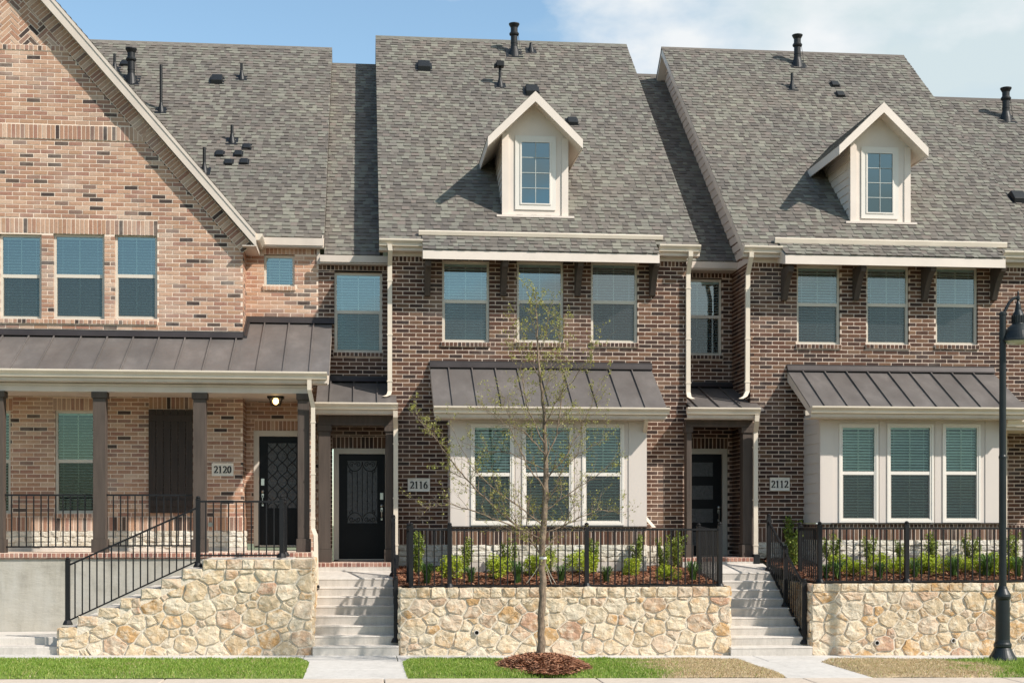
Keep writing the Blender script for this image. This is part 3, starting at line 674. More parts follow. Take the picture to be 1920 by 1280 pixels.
def awning(house, uw0, uw1, vt, ve, seams, um, glist):
    Ye = 26.1; o, x0, x1, zt, ze = standing_seam(house, uw0, uw1, vt, um, YM, ve, Ye, [PX(s, Ye) for s in seams], name='awning_roof')
    t = MB()
    for X in (x0+.004, x1-.03): t.prism([(X, Ye, ze-.031), (X, YM, zt-.031), (X, YM, zt-.22), (X, Ye, ze-.17)], (.026, 0, 0))
    t.box(x0+.03, x1-.03, Ye, Ye+.025, ze-.17, ze-.031); t.box(x0+.03, x1-.03, Ye+.026, YB+.05, ze-.19, ze-.171)
    t.build('soffit', 'trim', o)
    gutter(house, x0-.01, x1+.02, Ye-.001, ze+.02, h=.12)
    return x0, x1, zt, ze
def bay(house, u0, u1, ztop, wins, rails, u_mid, v_s, seamboards):
    x0, x1 = PX(u0, YB), PX(u1, YB); zb_ = PZ(u_mid, v_s, YB)
    t = .012; H_ = []
    for (a, b, c, d) in wins: H_.append(wpx(a, b, c, d, YB))
    mb = MB(); P = frame_front(YB)
    zs = sorted(set([zb_, ztop]+[z for h in H_ for z in h[2:]])); 
    for z0, z1 in zip(zs, zs[1:]):
        zc = (z0+z1)/2
        for a, b in subtract([(x0, x1)], [(h[0], h[1]) for h in H_ if h[2] < zc < h[3]]): mb.add([P(a, z0, 0), P(b, z0, 0), P(b, z1, 0), P(a, z1, 0)], [(0, 1, 2, 3)])
    for a, b in ((x0-.001, PX(seamboards[0], YB)), (PX(seamboards[1], YB), x1+.001)): mb.box(a, b, YB-.016, YB-.001, zb_+.001, ztop)
    mb.box(PX(seamboards[0], YB)+.001, PX(seamboards[1], YB)-.001, YB-.016, YB-.001, max(h[3] for h in H_)+.085, ztop)
    for i in range(len(H_)-1):                                # flat boards between the windows
        mb.box(H_[i][1]+.03, H_[i+1][0]-.03, YB-.010, YB-.001, zb_+.001, max(h[3] for h in H_)+.084)
    for X, s in ((x0, 1), (x1, -1)):                          # lapped cheeks
        z = zb_
        while z < ztop:
            z2 = min(z+.19, ztop); mb.add([(X-s*.018, YB+.10, z), (X-s*.018, YM, z), (X-s*.003, YM, z2), (X-s*.003, YB+.10, z2), (X+s*.01, YB+.10, z), (X+s*.01, YM, z)], [(0, 1, 2, 3), (0, 4, 5, 1)]); z = z2
        mb.box(min(X-s*.025, X+s*.001), max(X-s*.025, X+s*.001), YB-.015, YB+.10, zb_, ztop)
    b = mb.build('bay', 'siding', house)
    f = MB(); f.box(x0-.06, x1+.06, YB-.07, YB+.0, zb_-.018, zb_-.002); f.build('drip_edge', 'metaldark', b)
    for h in H_: window(house, h[0]+.04, h[1]-.04, h[2]+.04, h[3]-.04, YB, fw=.03, rail=rails, glass='glassgreen', frame='framelight', rec=-.012, out_trim=.04, tilt=.66)
    return x0, x1, zb_
def spiral(cx, cz, r0, a0, turns, s=1, n=22):
    pts = []
    for i in range(n+1):
        t = i/n; r = r0*(1-.82*t); a = math.radians(a0)+s*turns*2*math.pi*t; pts.append((cx+r*math.cos(a), cz+r*math.sin(a)))
    return pts
def door(house, u0, u1, v0, v1, Y, style, hand):
    x0, x1, z0, z1 = wpx(u0, u1, v0, v1, Y); yf = Y+.05; ww = x1-x0; hh = z1-z0
    mb = MB(); mb.box(x0, x1, yf, yf+.045, z0, z1)
    d = mb.build('door', 'doorpaint', house)
    f = MB(); 
    for a, b, c, e in ((x0-.105, x0-.001, z0-.02, z1+.11), (x1+.001, x1+.105, z0-.02, z1+.11), (x0-.001, x1+.001, z1+.001, z1+.11)): f.box(a, b, Y-.02, Y+.09, c, e)
    f.box(x0-.012, x1+.012, Y-.02, yf+.02, z0-.03, z0-.006)
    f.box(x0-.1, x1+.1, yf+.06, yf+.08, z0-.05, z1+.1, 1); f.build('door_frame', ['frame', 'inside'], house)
    g_ = MB(); gr = MB(); pn = MB(); y = yf-.004
    if style == 'panels':
        for k in range(4):
            c = z1-.17-k*.475; a, b = x0+.20*ww, x1-.19*ww; g_.box(a, b, y, yf+.01, c-.285, c)
            for q in ((a-.02, a, c-.305, c+.02), (b, b+.02, c-.305, c+.02), (a, b, c, c+.02), (a, b, c-.305, c-.285)): pn.box(q[0], q[1], yf-.012, yf+.005, q[2], q[3])
    else:
        a, b = x0+.18*ww, x1-.17*ww; top = z1-.13; bot = z0+.34*hh
        g_.box(a, b, y, yf+.01, bot, top)
        for q in ((a-.035, a, bot-.035, top+.035), (b, b+.035, bot-.035, top+.035), (a, b, top, top+.035), (a, b, bot-.035, bot)): pn.box(q[0], q[1], yf-.02, yf+.005, q[2], q[3])
        pa, pb, pc, pd = a-.01, b+.01, z0+.14, bot-.13                # raised lower panel
        for q in ((pa-.03, pa, pc-.03, pd+.03), (pb, pb+.03, pc-.03, pd+.03), (pa, pb, pd, pd+.03), (pa, pb, pc-.03, pc)): pn.box(q[0], q[1], yf-.012, yf+.005, q[2], q[3])
        pn.box(pa+.05, pb-.05, yf-.010, yf+.005, pc+.05, pd-.05)
        w_, h_ = b-a, top-bot; yy = yf-.018; tb = lambda pts, r=.0075: gr.tube([(px, yy, pz) for px, pz in pts], r, 5)
        if style == 'scroll':
            for k in range(1, 6): 
                xx = a+w_*k/6
                tb([(xx, bot+h_*(.18 if k != 3 else .10)), (xx, top-h_*(.18 if k != 3 else .10))], .006)
                for zz in (.35, .5, .65):
                    if k % 2 == (zz == .5): gr.lathe((xx, yy, bot+h_*zz), [(.004, -.02), (.013, 0), (.004, .02)], 8)
            for sx in (-1, 1):
                for sz in (-1, 1):
                    cx = (a+b)/2+sx*w_*.25; ez = top if sz > 0 else bot
                    arcp = [(cx+sx*w_*.25*math.cos(math.radians(t)), ez-sz*.02-sz*w_*.32*math.sin(math.radians(t))) for t in range(0, 181, 15)]; tb(arcp)
                    for q, st in ((-1, 0), (1, 180)):
                        tb([(p, ez-sz*(.075+((z-0)))) for p, z in [(px_-0, pz_) for px_, pz_ in spiral(cx+q*w_*.105, 0, .055, st, 1.3, q)]], .0065)
                    tb([(p, ez-sz*(.21+z)) for p, z in spiral(cx+sx*w_*.14, 0, .045, 90, 1.2, sx)], .006)
        else:                                                  # interlaced ogee lattice
            for c in range(4):
                for sg in (-1, 1):
                    xx = a+w_*c/3; tb([(min(b, max(a, xx+sg*w_/6*(1-math.cos(2*math.pi*2.5*t/40)))), bot+h_*t/40) for t in range(41)], .007)
    g_.build('door_glass', 'doorglass', d)
    if gr.v: gr.build('iron_grille', 'iron', d)
    pn.build('moulding', 'doorpaint', d)
    hd = MB(); hx = x1-.065 if hand > 0 else x0+.065
    if style != 'panels': hd.box(hx-.03, hx+.03, yf-.02, yf, z0+1.16, z0+1.29)
    if style != 'panels': hd.build('keypad', 'steel', d)
    hd = MB(); hd.lathe((hx, yf-.012, z0+1.04), [(.001, -.028), (.028, -.02), (.032, 0), (.028, .02), (.001, .028)], 12); hd.build('deadbolt', 'steel', d); hd = MB()
    hd.tube([(hx, yf-.01, z0+.96), (hx, yf-.055, z0+.93), (hx, yf-.055, z0+.82), (hx, yf-.01, z0+.79)], .011, 8); hd.box(hx-.02, hx+.02, yf-.012, yf, z0+.92, z0+1.0)
    hd.box(hx-.016, hx+.016, yf-.014, yf, z0+.755, z0+.80)
    hd.build('handle', 'steel', d)
def post(parent, x0, x1, y0, y1, z0, z1, base=.24, cap=.11, dz=.025):
    mb = MB(); mb.box(x0, x1, y0, y1, z0+base, z1-cap); mb.box(x0-dz, x1+dz, y0-dz, y1+dz, z0, z0+base); mb.box(x0-dz, x1+dz, y0-dz, y1+dz, z1-cap, z1)
    return mb.build('porch_post', 'wood', parent, bevel=.006)
def entry(house, Yw, Yp, uPL, uPR, vtop, veave, gu, um, seams, x0, x1, vbeam, vfloor, zlow, steprow):
    """small metal-roofed entry: roof, gutter, beam, posts and floor"""
    Ye = 27.05; o, a, b, zt, ze = standing_seam(house, 0, 0, vtop, um, Yw, veave, Ye, [PX(s, Ye) for s in seams], x0=x0, x1=x1)
    ga_, gb_ = PX(gu[0], Ye-.06), PX(gu[1], Ye-.06)
    gutter(house, ga_, gb_, Ye-.001, ze+.02, h=.12)
    t = MB(); t.box(ga_+.02, gb_-.03, Ye, Ye+.025, ze-.17, ze-.031); t.box(ga_+.02, gb_-.03, Ye+.026, Yp+.02, ze-.19, ze-.171); t.build('soffit', 'trim', o)
    X0, X1 = PX(uPL[0], Yp), PX(uPR[1], Yp); zb1 = PZ(um, vbeam[1], Yp); zb0 = ze-.191
    m = MB(); m.box(X0, X1, Yp+.003, Yp+.20, zb1, zb0); m.box(X0-.02, X1+.02, Yp-.012, Yp+.002, zb1, zb1+.05); m.box(X0, X1, Yp+.21, Yw, zb1+.10, zb1+.12); m.build('porch_beam', 'wood', house, bevel=.004)
    zf = PZ(um, vfloor[0], 27.15)
    post(house, X0, PX(uPL[1], Yp), Yp, Yp+.22, zf, zb1-.002); post(house, PX(uPR[0], Yp), X1, Yp, Yp+.22, zf, zb1-.002)
    fl = MB(); fx0, fx1 = steprow; P = frame_front(27.15); h = zf-PZ(um, vfloor[1], 27.15)
    fl.box(fx0, fx1, 27.15, Yw+.1, zlow, zf-.001-h, 2); fl.box(fx0, fx1, 27.152, Yw+.1, zf-h, zf-.002, 1)
    soldiers(fl, P, fx0, fx1, zf-h, zf, .001)
    y = 27.15; soldiers(fl, lambda q, r_, n: (q, r_, zf+n-.004), fx0, fx1, 27.15, 27.36, .0)
    fl.build('porch_floor', ['brick_edge', 'mortar_brown', 'concrete'], house)
    return zf, zb1
# ================================================================== house in the middle (brown brick)
H16 = thing('townhouse', 'brown brick townhouse numbered 2116 in the middle, with cream bay window and dormer', 'house', (X16a, YM, 0), 'townhouses of one terrace')
P = frame_front(YM); mb = MB(); lm = MB()
zt = PZ(760, 470, YM); zs1 = PZ(760, 491, YM); z_bot = PZ(800, 990, YM)
upw = [wpx(829, 917.5, 491, 641, YM), wpx(969, 1056.5, 492, 641.5, YM), wpx(1108, 1195.5, 493, 642, YM)]
bx0, bx1 = PX(847, YB), PX(1210, YB)
lows = [(bx0+.02, bx1-.02, 0, PZ(1000, 770, YM))]
xa, xb = PX(793, YM), PX(1238, YM)
brick_wall(mb, P, X16a, X16b, z_bot, zt, [(h[0], h[1], h[2], h[3]) for h in upw]+lows+[(X16a, xa, zs1, zt), (xb, X16b, zs1, zt)]+[(h[0]-.02, h[1]+.02, h[2]-.085, h[2]) for h in upw], ref=z_bot)
soldiers(mb, P, X16a, xa, zs1, zt); soldiers(mb, P, xb, X16b, zs1, zt)
for h in upw: rowlock_sill(mb, P, h[0], h[1], h[2])
foundation_bands(mb, P, X16a, bx0, 800, YM, (990, 1021, 1054), lm); foundation_bands(mb, P, bx1, X16b, 1250, YM, (991, 1022, 1055), lm)
PB = frame_front(YB); zbb = PZ(1000, 986, YB)
rowlock_sill(mb, PB, bx0+.01, bx1-.01, zbb-.02, .075, .02); foundation_bands(mb, PB, bx0, bx1, 1000, YB, (993, 1021, 1053), lm)
for X, Q, sgn in ((bx0, frame_left(bx0), 1), (bx1, frame_right(bx1), -1)):
    foundation_bands(mb, Q, YB, YM, 1000, YB, (993, 1021, 1053), lm); rowlock_sill(mb, Q, YB+.03, YM-.03, zbb-.02, .075, .02)
brick_wall(mb, frame_right(X16b), YM, YR2, .9, zt, ref=z_bot); brick_wall(mb, frame_left(X16a), YM, YR+.02, .9, zt, ref=z_bot)
# entry recess wall
xr0, xr1 = PX(597, YR), X16a+.02; PRc = frame_front(YR)
ztr = PZ(660, 491, YR); rw = wpx(627, 716.5, 512, 660, YR); dw = wpx(625, 729, 842, 1052, YR)
zf16 = PZ(660, 1054, 27.15)
brick_wall(mb, PRc, xr0, xr1, zf16-.1, ztr, [rw, (dw[0]-.02, dw[1]+.02, dw[2]-.2, dw[3]+.245), (xr0, xr1, ztr-.17, ztr), (rw[0]-.02, rw[1]+.02, rw[2]-.085, rw[2]), (rw[0], rw[1], rw[3], ztr)], ref=z_bot)
soldiers(mb, PRc, xr0, xr1, ztr-.17, ztr); soldiers(mb, PRc, dw[0]-.02, dw[1]+.02, dw[3], dw[3]+.245); rowlock_sill(mb, PRc, rw[0], rw[1], rw[2])
wl = mb.build('wall', ['brick_brown', 'mortar_brown'], H16); lm.build('stone_base', ['lime', 'mortar_stone', 'concrete'], wl)
for h in upw: window(H16, *h, YM)
window(H16, *rw, YR)
door(H16, 635.5, 722, 851, 1047, YR, 'scroll', 1)
x0r, x1r = PX(711, 27.36), PX(1312, 27.36); Y16 = ridgeY(S16, 940, 77)
roof_block(H16, x0r, x1r, S16, Y16)
gm = MB()                                                      # gable ends above the eaves
for X, s in ((X16a+.02, 1), (X16b-.02, -1)): gm.prism([(X, YM, zt-.1), (X, 42.0, zt-.1), (X, 42.0, S16.z), (X, Y16, S16.zat(Y16)-.2), (X, YM, S16.zat(YM)-.15)], (s*.1, 0, 0))
gm.box(X16a+.1, X16b-.1, 41.8, 42, .5, zt); gm.build('gable_wall', 'siding', H16)
Y16B = ridgeY(SB, 660, 121.5)
roof_block(H16, PX(608, 28.2), x0r+.02, SB, Y16B, rake_l=False, rake_r=False)
t = MB(); t.box(PX(600, 28.2), x0r+.2, 28.17, 28.2, PZ(660, 492, 28.2), SB.z-.014); t.box(PX(600, 28.2), x0r+.2, 28.201, YR-.01, PZ(660, 495, 28.2), PZ(660, 492.5, 28.2)); t.box(PX(598, 28.3), X16a-.01, YR-.03, YR-.007, ztr-.01, ztr+.07); t.build('fascia', 'trim', H16)
louver_shed(H16, S16, 793, 1237, 442, 471, 488.5, 1000, (785, 1243, 436, 446.5))
for u in (801, 943, 1082, 1222): bracket(H16, PX(u, YM), YM-.004, PZ(u, 486, 27.1), PZ(u, 556, YM), .50)
zz = S16.z
def eave_box(H, a, b, xa_, xb_, zz):
    t = MB(); e = 27.36; t.box(a, b, e+.002, e+.025, zz-.20, zz-.02); t.box(a, b, e+.0255, YM-.008, zz-.20, zz-.175); t.box(max(a, xa_), min(b, xb_), YM-.030, YM-.0075, zz-.27, zz-.2005); t.build('fascia', 'trim', H); gutter(H, a, b, e, zz, h=.125)
eave_box(H16, x0r, PX(793, 27.2), X16a, X16b, zz); eave_box(H16, PX(1238, 27.2), x1r, X16a, X16b, zz)
bay(H16, 847, 1210, PZ(1000, 775, YB)+.02, [(883, 963.5, 795, 984), (979, 1074.5, 795, 984), (1091.5, 1170, 795, 984)], .502, 1000, 986, (873, 1178.5))
ax = awning(H16, 806.5, 1221, 690, 765, [850, 896, 942, 986, 1031, 1077, 1122, 1167, 1211.5], 1000, None)
entry(H16, YR, 27.3, (597, 619.5), (723, 746), 716, 757, (590, 746), 660, (617.6, 662.6, 708), PX(592, 27.05), X16a+.10, (775, 797), (1054, 1062.5), .9, (PX(594, 27.15), PX(733, 27.15)))
plaque(H16, 764.5, 806, 896.5, 921, YM, '2116')
dormer(H16, S16, 944, 1062.5, 405, (1004, 171), (917, 258), (1095, 261), (978, 1030, 268.5, 381))
vents(H16, [('box', S16, 795, 127, 0, 1.0), ('flue', S16, 964, 101, .72, 1), ('pipe', S16, 995.5, 96, .2, 1), ('cowl', S16, 937.5, 161, .52, 1), ('box', S16, 997, 173, 0, 1.0), ('box', S16, 1073, 230, 0, .75)])
zg = S16.z-.1; xq = PX(737, 27.0)
downspout(H16, [(xq-.06, 27.29, zg), (xq-.045, 27.30, zg-.12), (PX(731, 27.5), YM-.06, zg-.36), (PX(731, 27.5), YM-.06, PZ(731, 733, 27.5)), (PX(729, 27.4), YM-.10, PZ(731, 740, 27.5)), (PX(721, 27.3), YM-.16, PZ(731, 744, 27.5))])
downspout(H16, [(PX(1297, 27.2), 27.29, zg-.02), (PX(1297, 27.2), 27.30, zg-.12), (PX(1291, 27.5), YM-.06, zg-.42), (PX(1291, 27.5), YM-.06, PZ(1291, 735, 27.5)), (PX(1294, 27.4), YM-.10, PZ(1291, 744, 27.5)), (PX(1302, 27.3), YM-.16, PZ(1291, 748, 27.5))])
zq = PZ(742, 770, 27.0)
downspout(H16, [(PX(741.5, 26.95), 26.98, zq), (PX(741.5, 26.95), 27.0, zq-.12), (PX(742, 27.2), 27.2, zq-.32), (PX(742, 27.2), 27.2, PZ(742, 1040, 27.2))])
bt = MB(); bt.box(PX(738, 27.2), PX(747.5, 27.2), 27.13, 27.27, PZ(742, 1072, 27.2), PZ(742, 1039, 27.2)); bt.build('drain_boot', 'black', H16, bevel=.01)
downspout(H16, [(PX(1212, 26.2), 26.2, ax[3]-.09), (PX(1212, 26.2), 26.22, ax[3]-.22), (PX(1207, 26.9), 26.95, ax[3]-.62), (PX(1206, 26.9), 26.95, PZ(1206, 962, 26.9)), (PX(1213, 26.8), 26.85, PZ(1206, 972, 26.9)), (PX(1226, 26.6), 26.6, PZ(1206, 988, 26.7))], .07, .06)
# ================================================================== house on the right (brown brick)
H12 = thing('townhouse', 'brown brick townhouse numbered 2112 behind the street lamp, with cream bay and dormer', 'house', (X12a, YM, 0), 'townhouses of one terrace')
mb = MB(); lm = MB(); zt = PZ(1440, 481, YM); zs1 = PZ(1440, 501.5, YM); z_bot = PZ(1450, 988, YM)
upw = [wpx(1494, 1575.5, 499, 645, YM), wpx(1624.5, 1704.5, 500, 645.5, YM), wpx(1754.5, 1833.5, 501, 646, YM)]
bx0, bx1 = PX(1540, YB), PX(1875, YB); xa, xb = PX(1468, YM), PX(1886, YM)
brick_wall(mb, P, X12a, X12b, z_bot, zt, upw+[(bx0+.02, bx1-.02, 0, PZ(1700, 770, YM)), (X12a, xa, zs1, zt), (xb, X12b, zs1, zt)]+[(h[0]-.02, h[1]+.02, h[2]-.085, h[2]) for h in upw], ref=z_bot)
soldiers(mb, P, X12a, xa, zs1, zt); soldiers(mb, P, xb, X12b, zs1, zt)
for h in upw: rowlock_sill(mb, P, h[0], h[1], h[2])
foundation_bands(mb, P, X12a, bx0, 1450, YM, (988, 1016, 1048), lm); foundation_bands(mb, P, bx1, X12b, 1900, YM, (983, 1012, 1044), lm)
zbb = PZ(1700, 979.5, YB); rowlock_sill(mb, PB, bx0+.01, bx1-.01, zbb-.02, .075, .02); foundation_bands(mb, PB, bx0, bx1, 1700, YB, (987, 1012, 1042), lm)
for X, Q in ((bx0, frame_left(bx0)), (bx1, frame_right(bx1))):
    foundation_bands(mb, Q, YB, YM, 1700, YB, (987, 1012, 1042), lm); rowlock_sill(mb, Q, YB+.03, YM-.03, zbb-.02, .075, .02)
brick_wall(mb, frame_left(X12a), YM, 31.0, .9, SC.zat(29.2)+.2, clip=lambda z: (S12.Y+(z+.25-S12.z)/.83, 31), ref=z_bot)
zc12 = SC.zat(29.2)+.2
brick_wall(mb, frame_right(X12b), YM, 31.0, .9, zt, ref=z_bot)
P2 = frame_front(YR2); xr0, xr1 = X16b-.02, X12a+.02
ztr = PZ(1340, 506, YR2); rw = wpx(1264, 1353.5, 524, 665, YR2); dw = wpx(1258, 1363, 843, 1047, YR2)
brick_wall(mb, P2, xr0, xr1, .9, ztr, [rw, (dw[0]-.02, dw[1]+.02, dw[2]-.3, dw[3]+.245), (xr0, xr1, ztr-.17, ztr), (rw[0]-.02, rw[1]+.02, rw[2]-.085, rw[2]), (rw[0], rw[1], rw[3], ztr)], ref=z_bot)
soldiers(mb, P2, xr0, xr1, ztr-.17, ztr); soldiers(mb, P2, max(xr0, dw[0]-.02), dw[1]+.02, dw[3], dw[3]+.245); rowlock_sill(mb, P2, max(rw[0], xr0), rw[1], rw[2])
wl = mb.build('wall', ['brick_brown', 'mortar_brown'], H12); lm.build('stone_base', ['lime', 'mortar_stone', 'concrete'], wl)
for h in upw: window(H12, *h, YM)
window(H12, *rw, YR2, tilt=.4)
door(H12, 1268, 1354, 851, 1046, YR2, 'panels', 1)
x0q, x1q = PX(1393, 27.36), PX(1966, 27.36); Y12 = ridgeY(S12, 1300, 92)
roof_block(H12, x0q, x1q, S12, Y12)
gm = MB()
for X, s in ((X12a-.0, 1), (X12b-.05, -1)):                    # lapped siding gable
    zlo = zt-.1; z = zlo; zr_ = S12.zat(Y12)-.18
    if s > 0:
        while z < zr_:
            z2 = min(z+.19, zr_); f = lambda q: max(YM, S12.Y+(q+.18-S12.z)/S12.k); g2 = lambda q: 2*Y12-f(q)
            gm.add([(X-.018, f(z), z), (X-.018, g2(z), z), (X-.002, g2(z2), z2), (X-.002, f(z2), z2), (X+.01, f(z), z), (X+.01, g2(z), z)], [(0, 1, 2, 3), (0, 4, 5, 1)]); z = z2
    gm.prism([(X, YM+.1, zlo), (X, 42.0, zlo), (X, 42.0, S12.z-.2), (X, Y12, zr_-.02), (X, YM+.1, S12.zat(YM)-.2)], (s*.1, 0, 0))
gm.add([(x0q+.03, S12.Y, S12.z-.19), (X12a, S12.Y, S12.z-.19), (X12a, Y12, S12.zat(Y12)-.19), (x0q+.03, Y12, S12.zat(Y12)-.19)], [(0, 1, 2, 3)])
gm.add([(x0q+.03, Y12, S12.zat(Y12)-.19), (X12a, Y12, S12.zat(Y12)-.19), (X12a, 2*Y12-S12.Y, S12.z-.19), (x0q+.03, 2*Y12-S12.Y, S12.z-.19)], [(0, 1, 2, 3)])
gm.box(X12a+.1, X12b-.1, 41.8, 42, .5, zt); gm.build('gable_wall', 'siding', H12)
YC = ridgeY(SC, 1215, 141)
roof_block(H12, x1r-.25, X12a+.02, SC, YC, rake_l=False, rake_r=False)
t = MB(); t.box(x1r-.2, X12a, 28.57, 28.6, PZ(1340, 503.5, 28.6), SC.z-.014); t.box(x1r-.2, X12a, 28.601, YR2-.01, PZ(1340, 506, 28.6), PZ(1340, 504, 28.6)); t.box(X16b, X12a-.01, YR2-.03, YR2-.007, ztr-.01, ztr+.06)
zz = S12.z
t.build('fascia', 'trim', H12)
eave_box(H12, x0q, PX(1469, 27.2), X12a, X12b, zz); eave_box(H12, PX(1886, 27.2), x1q, X12a, X12b, zz)
louver_shed(H12, S12, 1473, 1886, 457, 480, 498, 1680, (1453, 1888, 450, 462))
for u in (1469, 1603, 1731.5, 1861): bracket(H12, PX(u, YM), YM-.004, PZ(u, 496, 27.1), PZ(u, 564, YM), .50)
bay(H12, 1540, 1875, PZ(1700, 775, YB)+.02, [(1573, 1646, 795, 979), (1663, 1750, 795, 979), (1767, 1838, 795, 979)], .502, 1700, 979.5, (1562, 1847))
ax = awning(H12, 1476, 1862, 697, 765, [1548.6, 1591.6, 1634.5, 1675.7, 1717.7, 1759.4, 1800.9, 1842, 1884], 1700, None)
entry(H12, YR2, 27.3, (1287.5, 1297), (1393, 1412), 727, 766.5, (1288, 1425), 1350, (1311, 1352, 1393.5), X16b-.0, X12a+.12, (783, 800), (1044.5, 1052.5), .9, (PX(1280, 27.15), PX(1413, 27.15)))
plaque(H12, 1443, 1479.5, 895, 919.5, YM, '2112')
dormer(H12, S12, 1596.5, 1704, 417, (1657, 192), (1573.5, 270), (1740.5, 280), (1626, 1672.5, 289, 398))
vents(H12, [('flue', S12, 1495, 121, .72, 1), ('pipe', S12, 1485, 166, .36, 1), ('box', S12, 1565, 160, 0, .62), ('box', S12, 1575, 179, 0, .62)])
zg = S12.z-.1
downspout(H12, [(PX(1411, 27.2), 27.29, zg-.02), (PX(1411, 27.2), 27.30, zg-.12), (PX(1403, 27.5), YM-.06, zg-.42), (PX(1402, 27.5), YM-.06, PZ(1402, 733, 27.5)), (PX(1399, 27.4), YM-.10, PZ(1402, 743, 27.5)), (PX(1392, 27.3), YM-.16, PZ(1402, 748, 27.5))])
zq = PZ(1418, 778, 27.0)
downspout(H12, [(PX(1420, 26.95), 26.98, zq), (PX(1420, 26.95), 27.0, zq-.12), (PX(1416.5, 27.2), 27.2, zq-.32), (PX(1416.5, 27.2), 27.2, PZ(1416, 1040, 27.2))])
bt = MB(); bt.box(PX(1412, 27.2), PX(1423, 27.2), 27.13, 27.27, PZ(1416, 1060, 27.2), PZ(1416, 1038, 27.2)); bt.build('drain_boot', 'black', H12, bevel=.01)
downspout(H12, [(PX(1886, 26.3), 26.3, ax[3]-.08), (PX(1886, 26.3), 26.32, ax[3]-.2), (PX(1884, 26.9), 26.9, ax[3]-.5), (PX(1884, 26.9), 26.9, PZ(1884, 1030, 26.9))], .07, .06)
# ================================================================== neighbour cut by the right edge of the photo
H08 = thing('townhouse', 'grey shingled roof and porch eave of the townhouse cut off by the right edge', 'house', (X12b+.1, YM, 0), 'townhouses of one terrace')
YN = ridgeY(SN, 1830, 186)
roof_block(H08, x1q+.001, x1q+8.0, SN, YN, rake_l=False)
mb = MB(); xN = X12b+.02; brick_wall(mb, frame_front(YR2), xN, xN+8, .9, SN.z+.6, ref=z_bot); mb.build('wall', ['brick_brown', 'mortar_brown'], H08)
vents(H08, [('flue', SN, 1886, 223, .72, 1), ('box', SN, 1908, 373, 0, 1.0)])
xl = PX(1888, 26.3); o, a, b, zt_, ze_ = standing_seam(H08, 0, 0, 752, 1905, 27.55, 790, 26.35, [xl+.5, xl+1.0, xl+1.5], x0=xl, x1=xl+2.4, flash=False, name='porch_roof')
gutter(H08, xl-.01, xl+2.4, 26.349, ze_+.02); t = MB(); t.box(xl+.02, xl+2.4, 26.36, 27.5, ze_-.16, ze_-.04); t.build('soffit', 'trim', H08)
# ================================================================== house on the left (tan brick, big gable)
XL, XG = PX(-535, YM), PX(455, YM)
H20 = thing('townhouse', 'tan brick townhouse numbered 2120 with big steep gable and long metal porch roof', 'house', (XG-3, YM, 0), 'townhouses of one terrace')
mb = MB(); lm = MB()
ra, rb = W(75, 0, YM), W(448, 430, YM); rk = (ra.z-rb.z)/(rb.x-ra.x)          # rake line on the wall
xap = PX(-40, YM); zap = ra.z+rk*(ra.x-xap); cs = 1/math.sqrt(1+rk*rk)
rx = lambda z: xap+(zap-z)/rk
wcl = .25/ (rk*cs)                                                            # width of the rake course measured along a row
clip = lambda z: (max(XL, 2*xap-min(XG, rx(z)-wcl)), min(XG, rx(z)-wcl)) if z > PZ(440, 452, YM) else (XL, XG)
zb0 = PZ(200, 1000, YM)
uws = [wpx(-1, 78, 440, 597, YM), wpx(100, 196, 440, 597, YM), wpx(215, 295, 440, 597, YM)]
lws = [wpx(103, 187, 770, 962, YM), wpx(-66, 20, 770, 962, YM)]
zh0, zh1 = PZ(150, 439, YM), PZ(150, 411, YM); zba, zbb_ = PZ(120, 262, YM), PZ(120, 235, YM); zra, zrb = PZ(60, 95, YM), PZ(60, 85, YM)
uhe = PX(296, YM); zl0, zl1 = PZ(150, 766, YM), PZ(150, 741, YM)
holes = uws+lws+[(PX(-6, YM), uhe, zh0, zh1), (PX(-6, YM), uhe, uws[0][2]-.085, uws[0][2])]+[(h[0]-.04, h[1]+.04, h[3], h[3]+.235) for h in lws]+[(PX(279, YM), PX(362, YM), zl0, zl0+.235)]
holes += [(XL, XG, zba, zbb_), (XL, XG, zra, 30)]
brick_wall(mb, P, XL, XG, zb0, zra, holes, clip=clip, ref=zb0)
soldiers(mb, P, PX(-6, YM), uhe, zh0, zh1); rowlock_sill(mb, P, PX(-6, YM), uhe-.02, uws[0][2])
soldiers(mb, P, clip(zba)[0]-.02, clip(zba)[1]+.02, zba, zbb_, .016); soldiers(mb, P, clip(zra)[0]-.02, clip(zra)[1]+.02, zra, zrb, .012)
for h in lws: soldiers(mb, P, h[0]-.04, h[1]+.04, h[3], h[3]+.235); rowlock_sill(mb, P, h[0], h[1], h[2])
soldiers(mb, P, PX(279, YM), PX(362, YM), zl0, zl0+.235)
# rake course, bricks square to the slope
O = Vector((rx(zap), 0, zap)); L = (zap-rb.z)/(rk*cs)+.38
Pr = lambda a, b, n: (O.x+a*cs-b*rk*cs, YM-n, O.z-a*rk*cs-b*cs)
soldiers(mb, Pr, 0, L, 0.0, .25, .022); soldiers(mb, lambda a, b, n: (2*xap-Pr(a, b, n)[0],)+Pr(a, b, n)[1:], 0, L, 0.0, .25, .022)
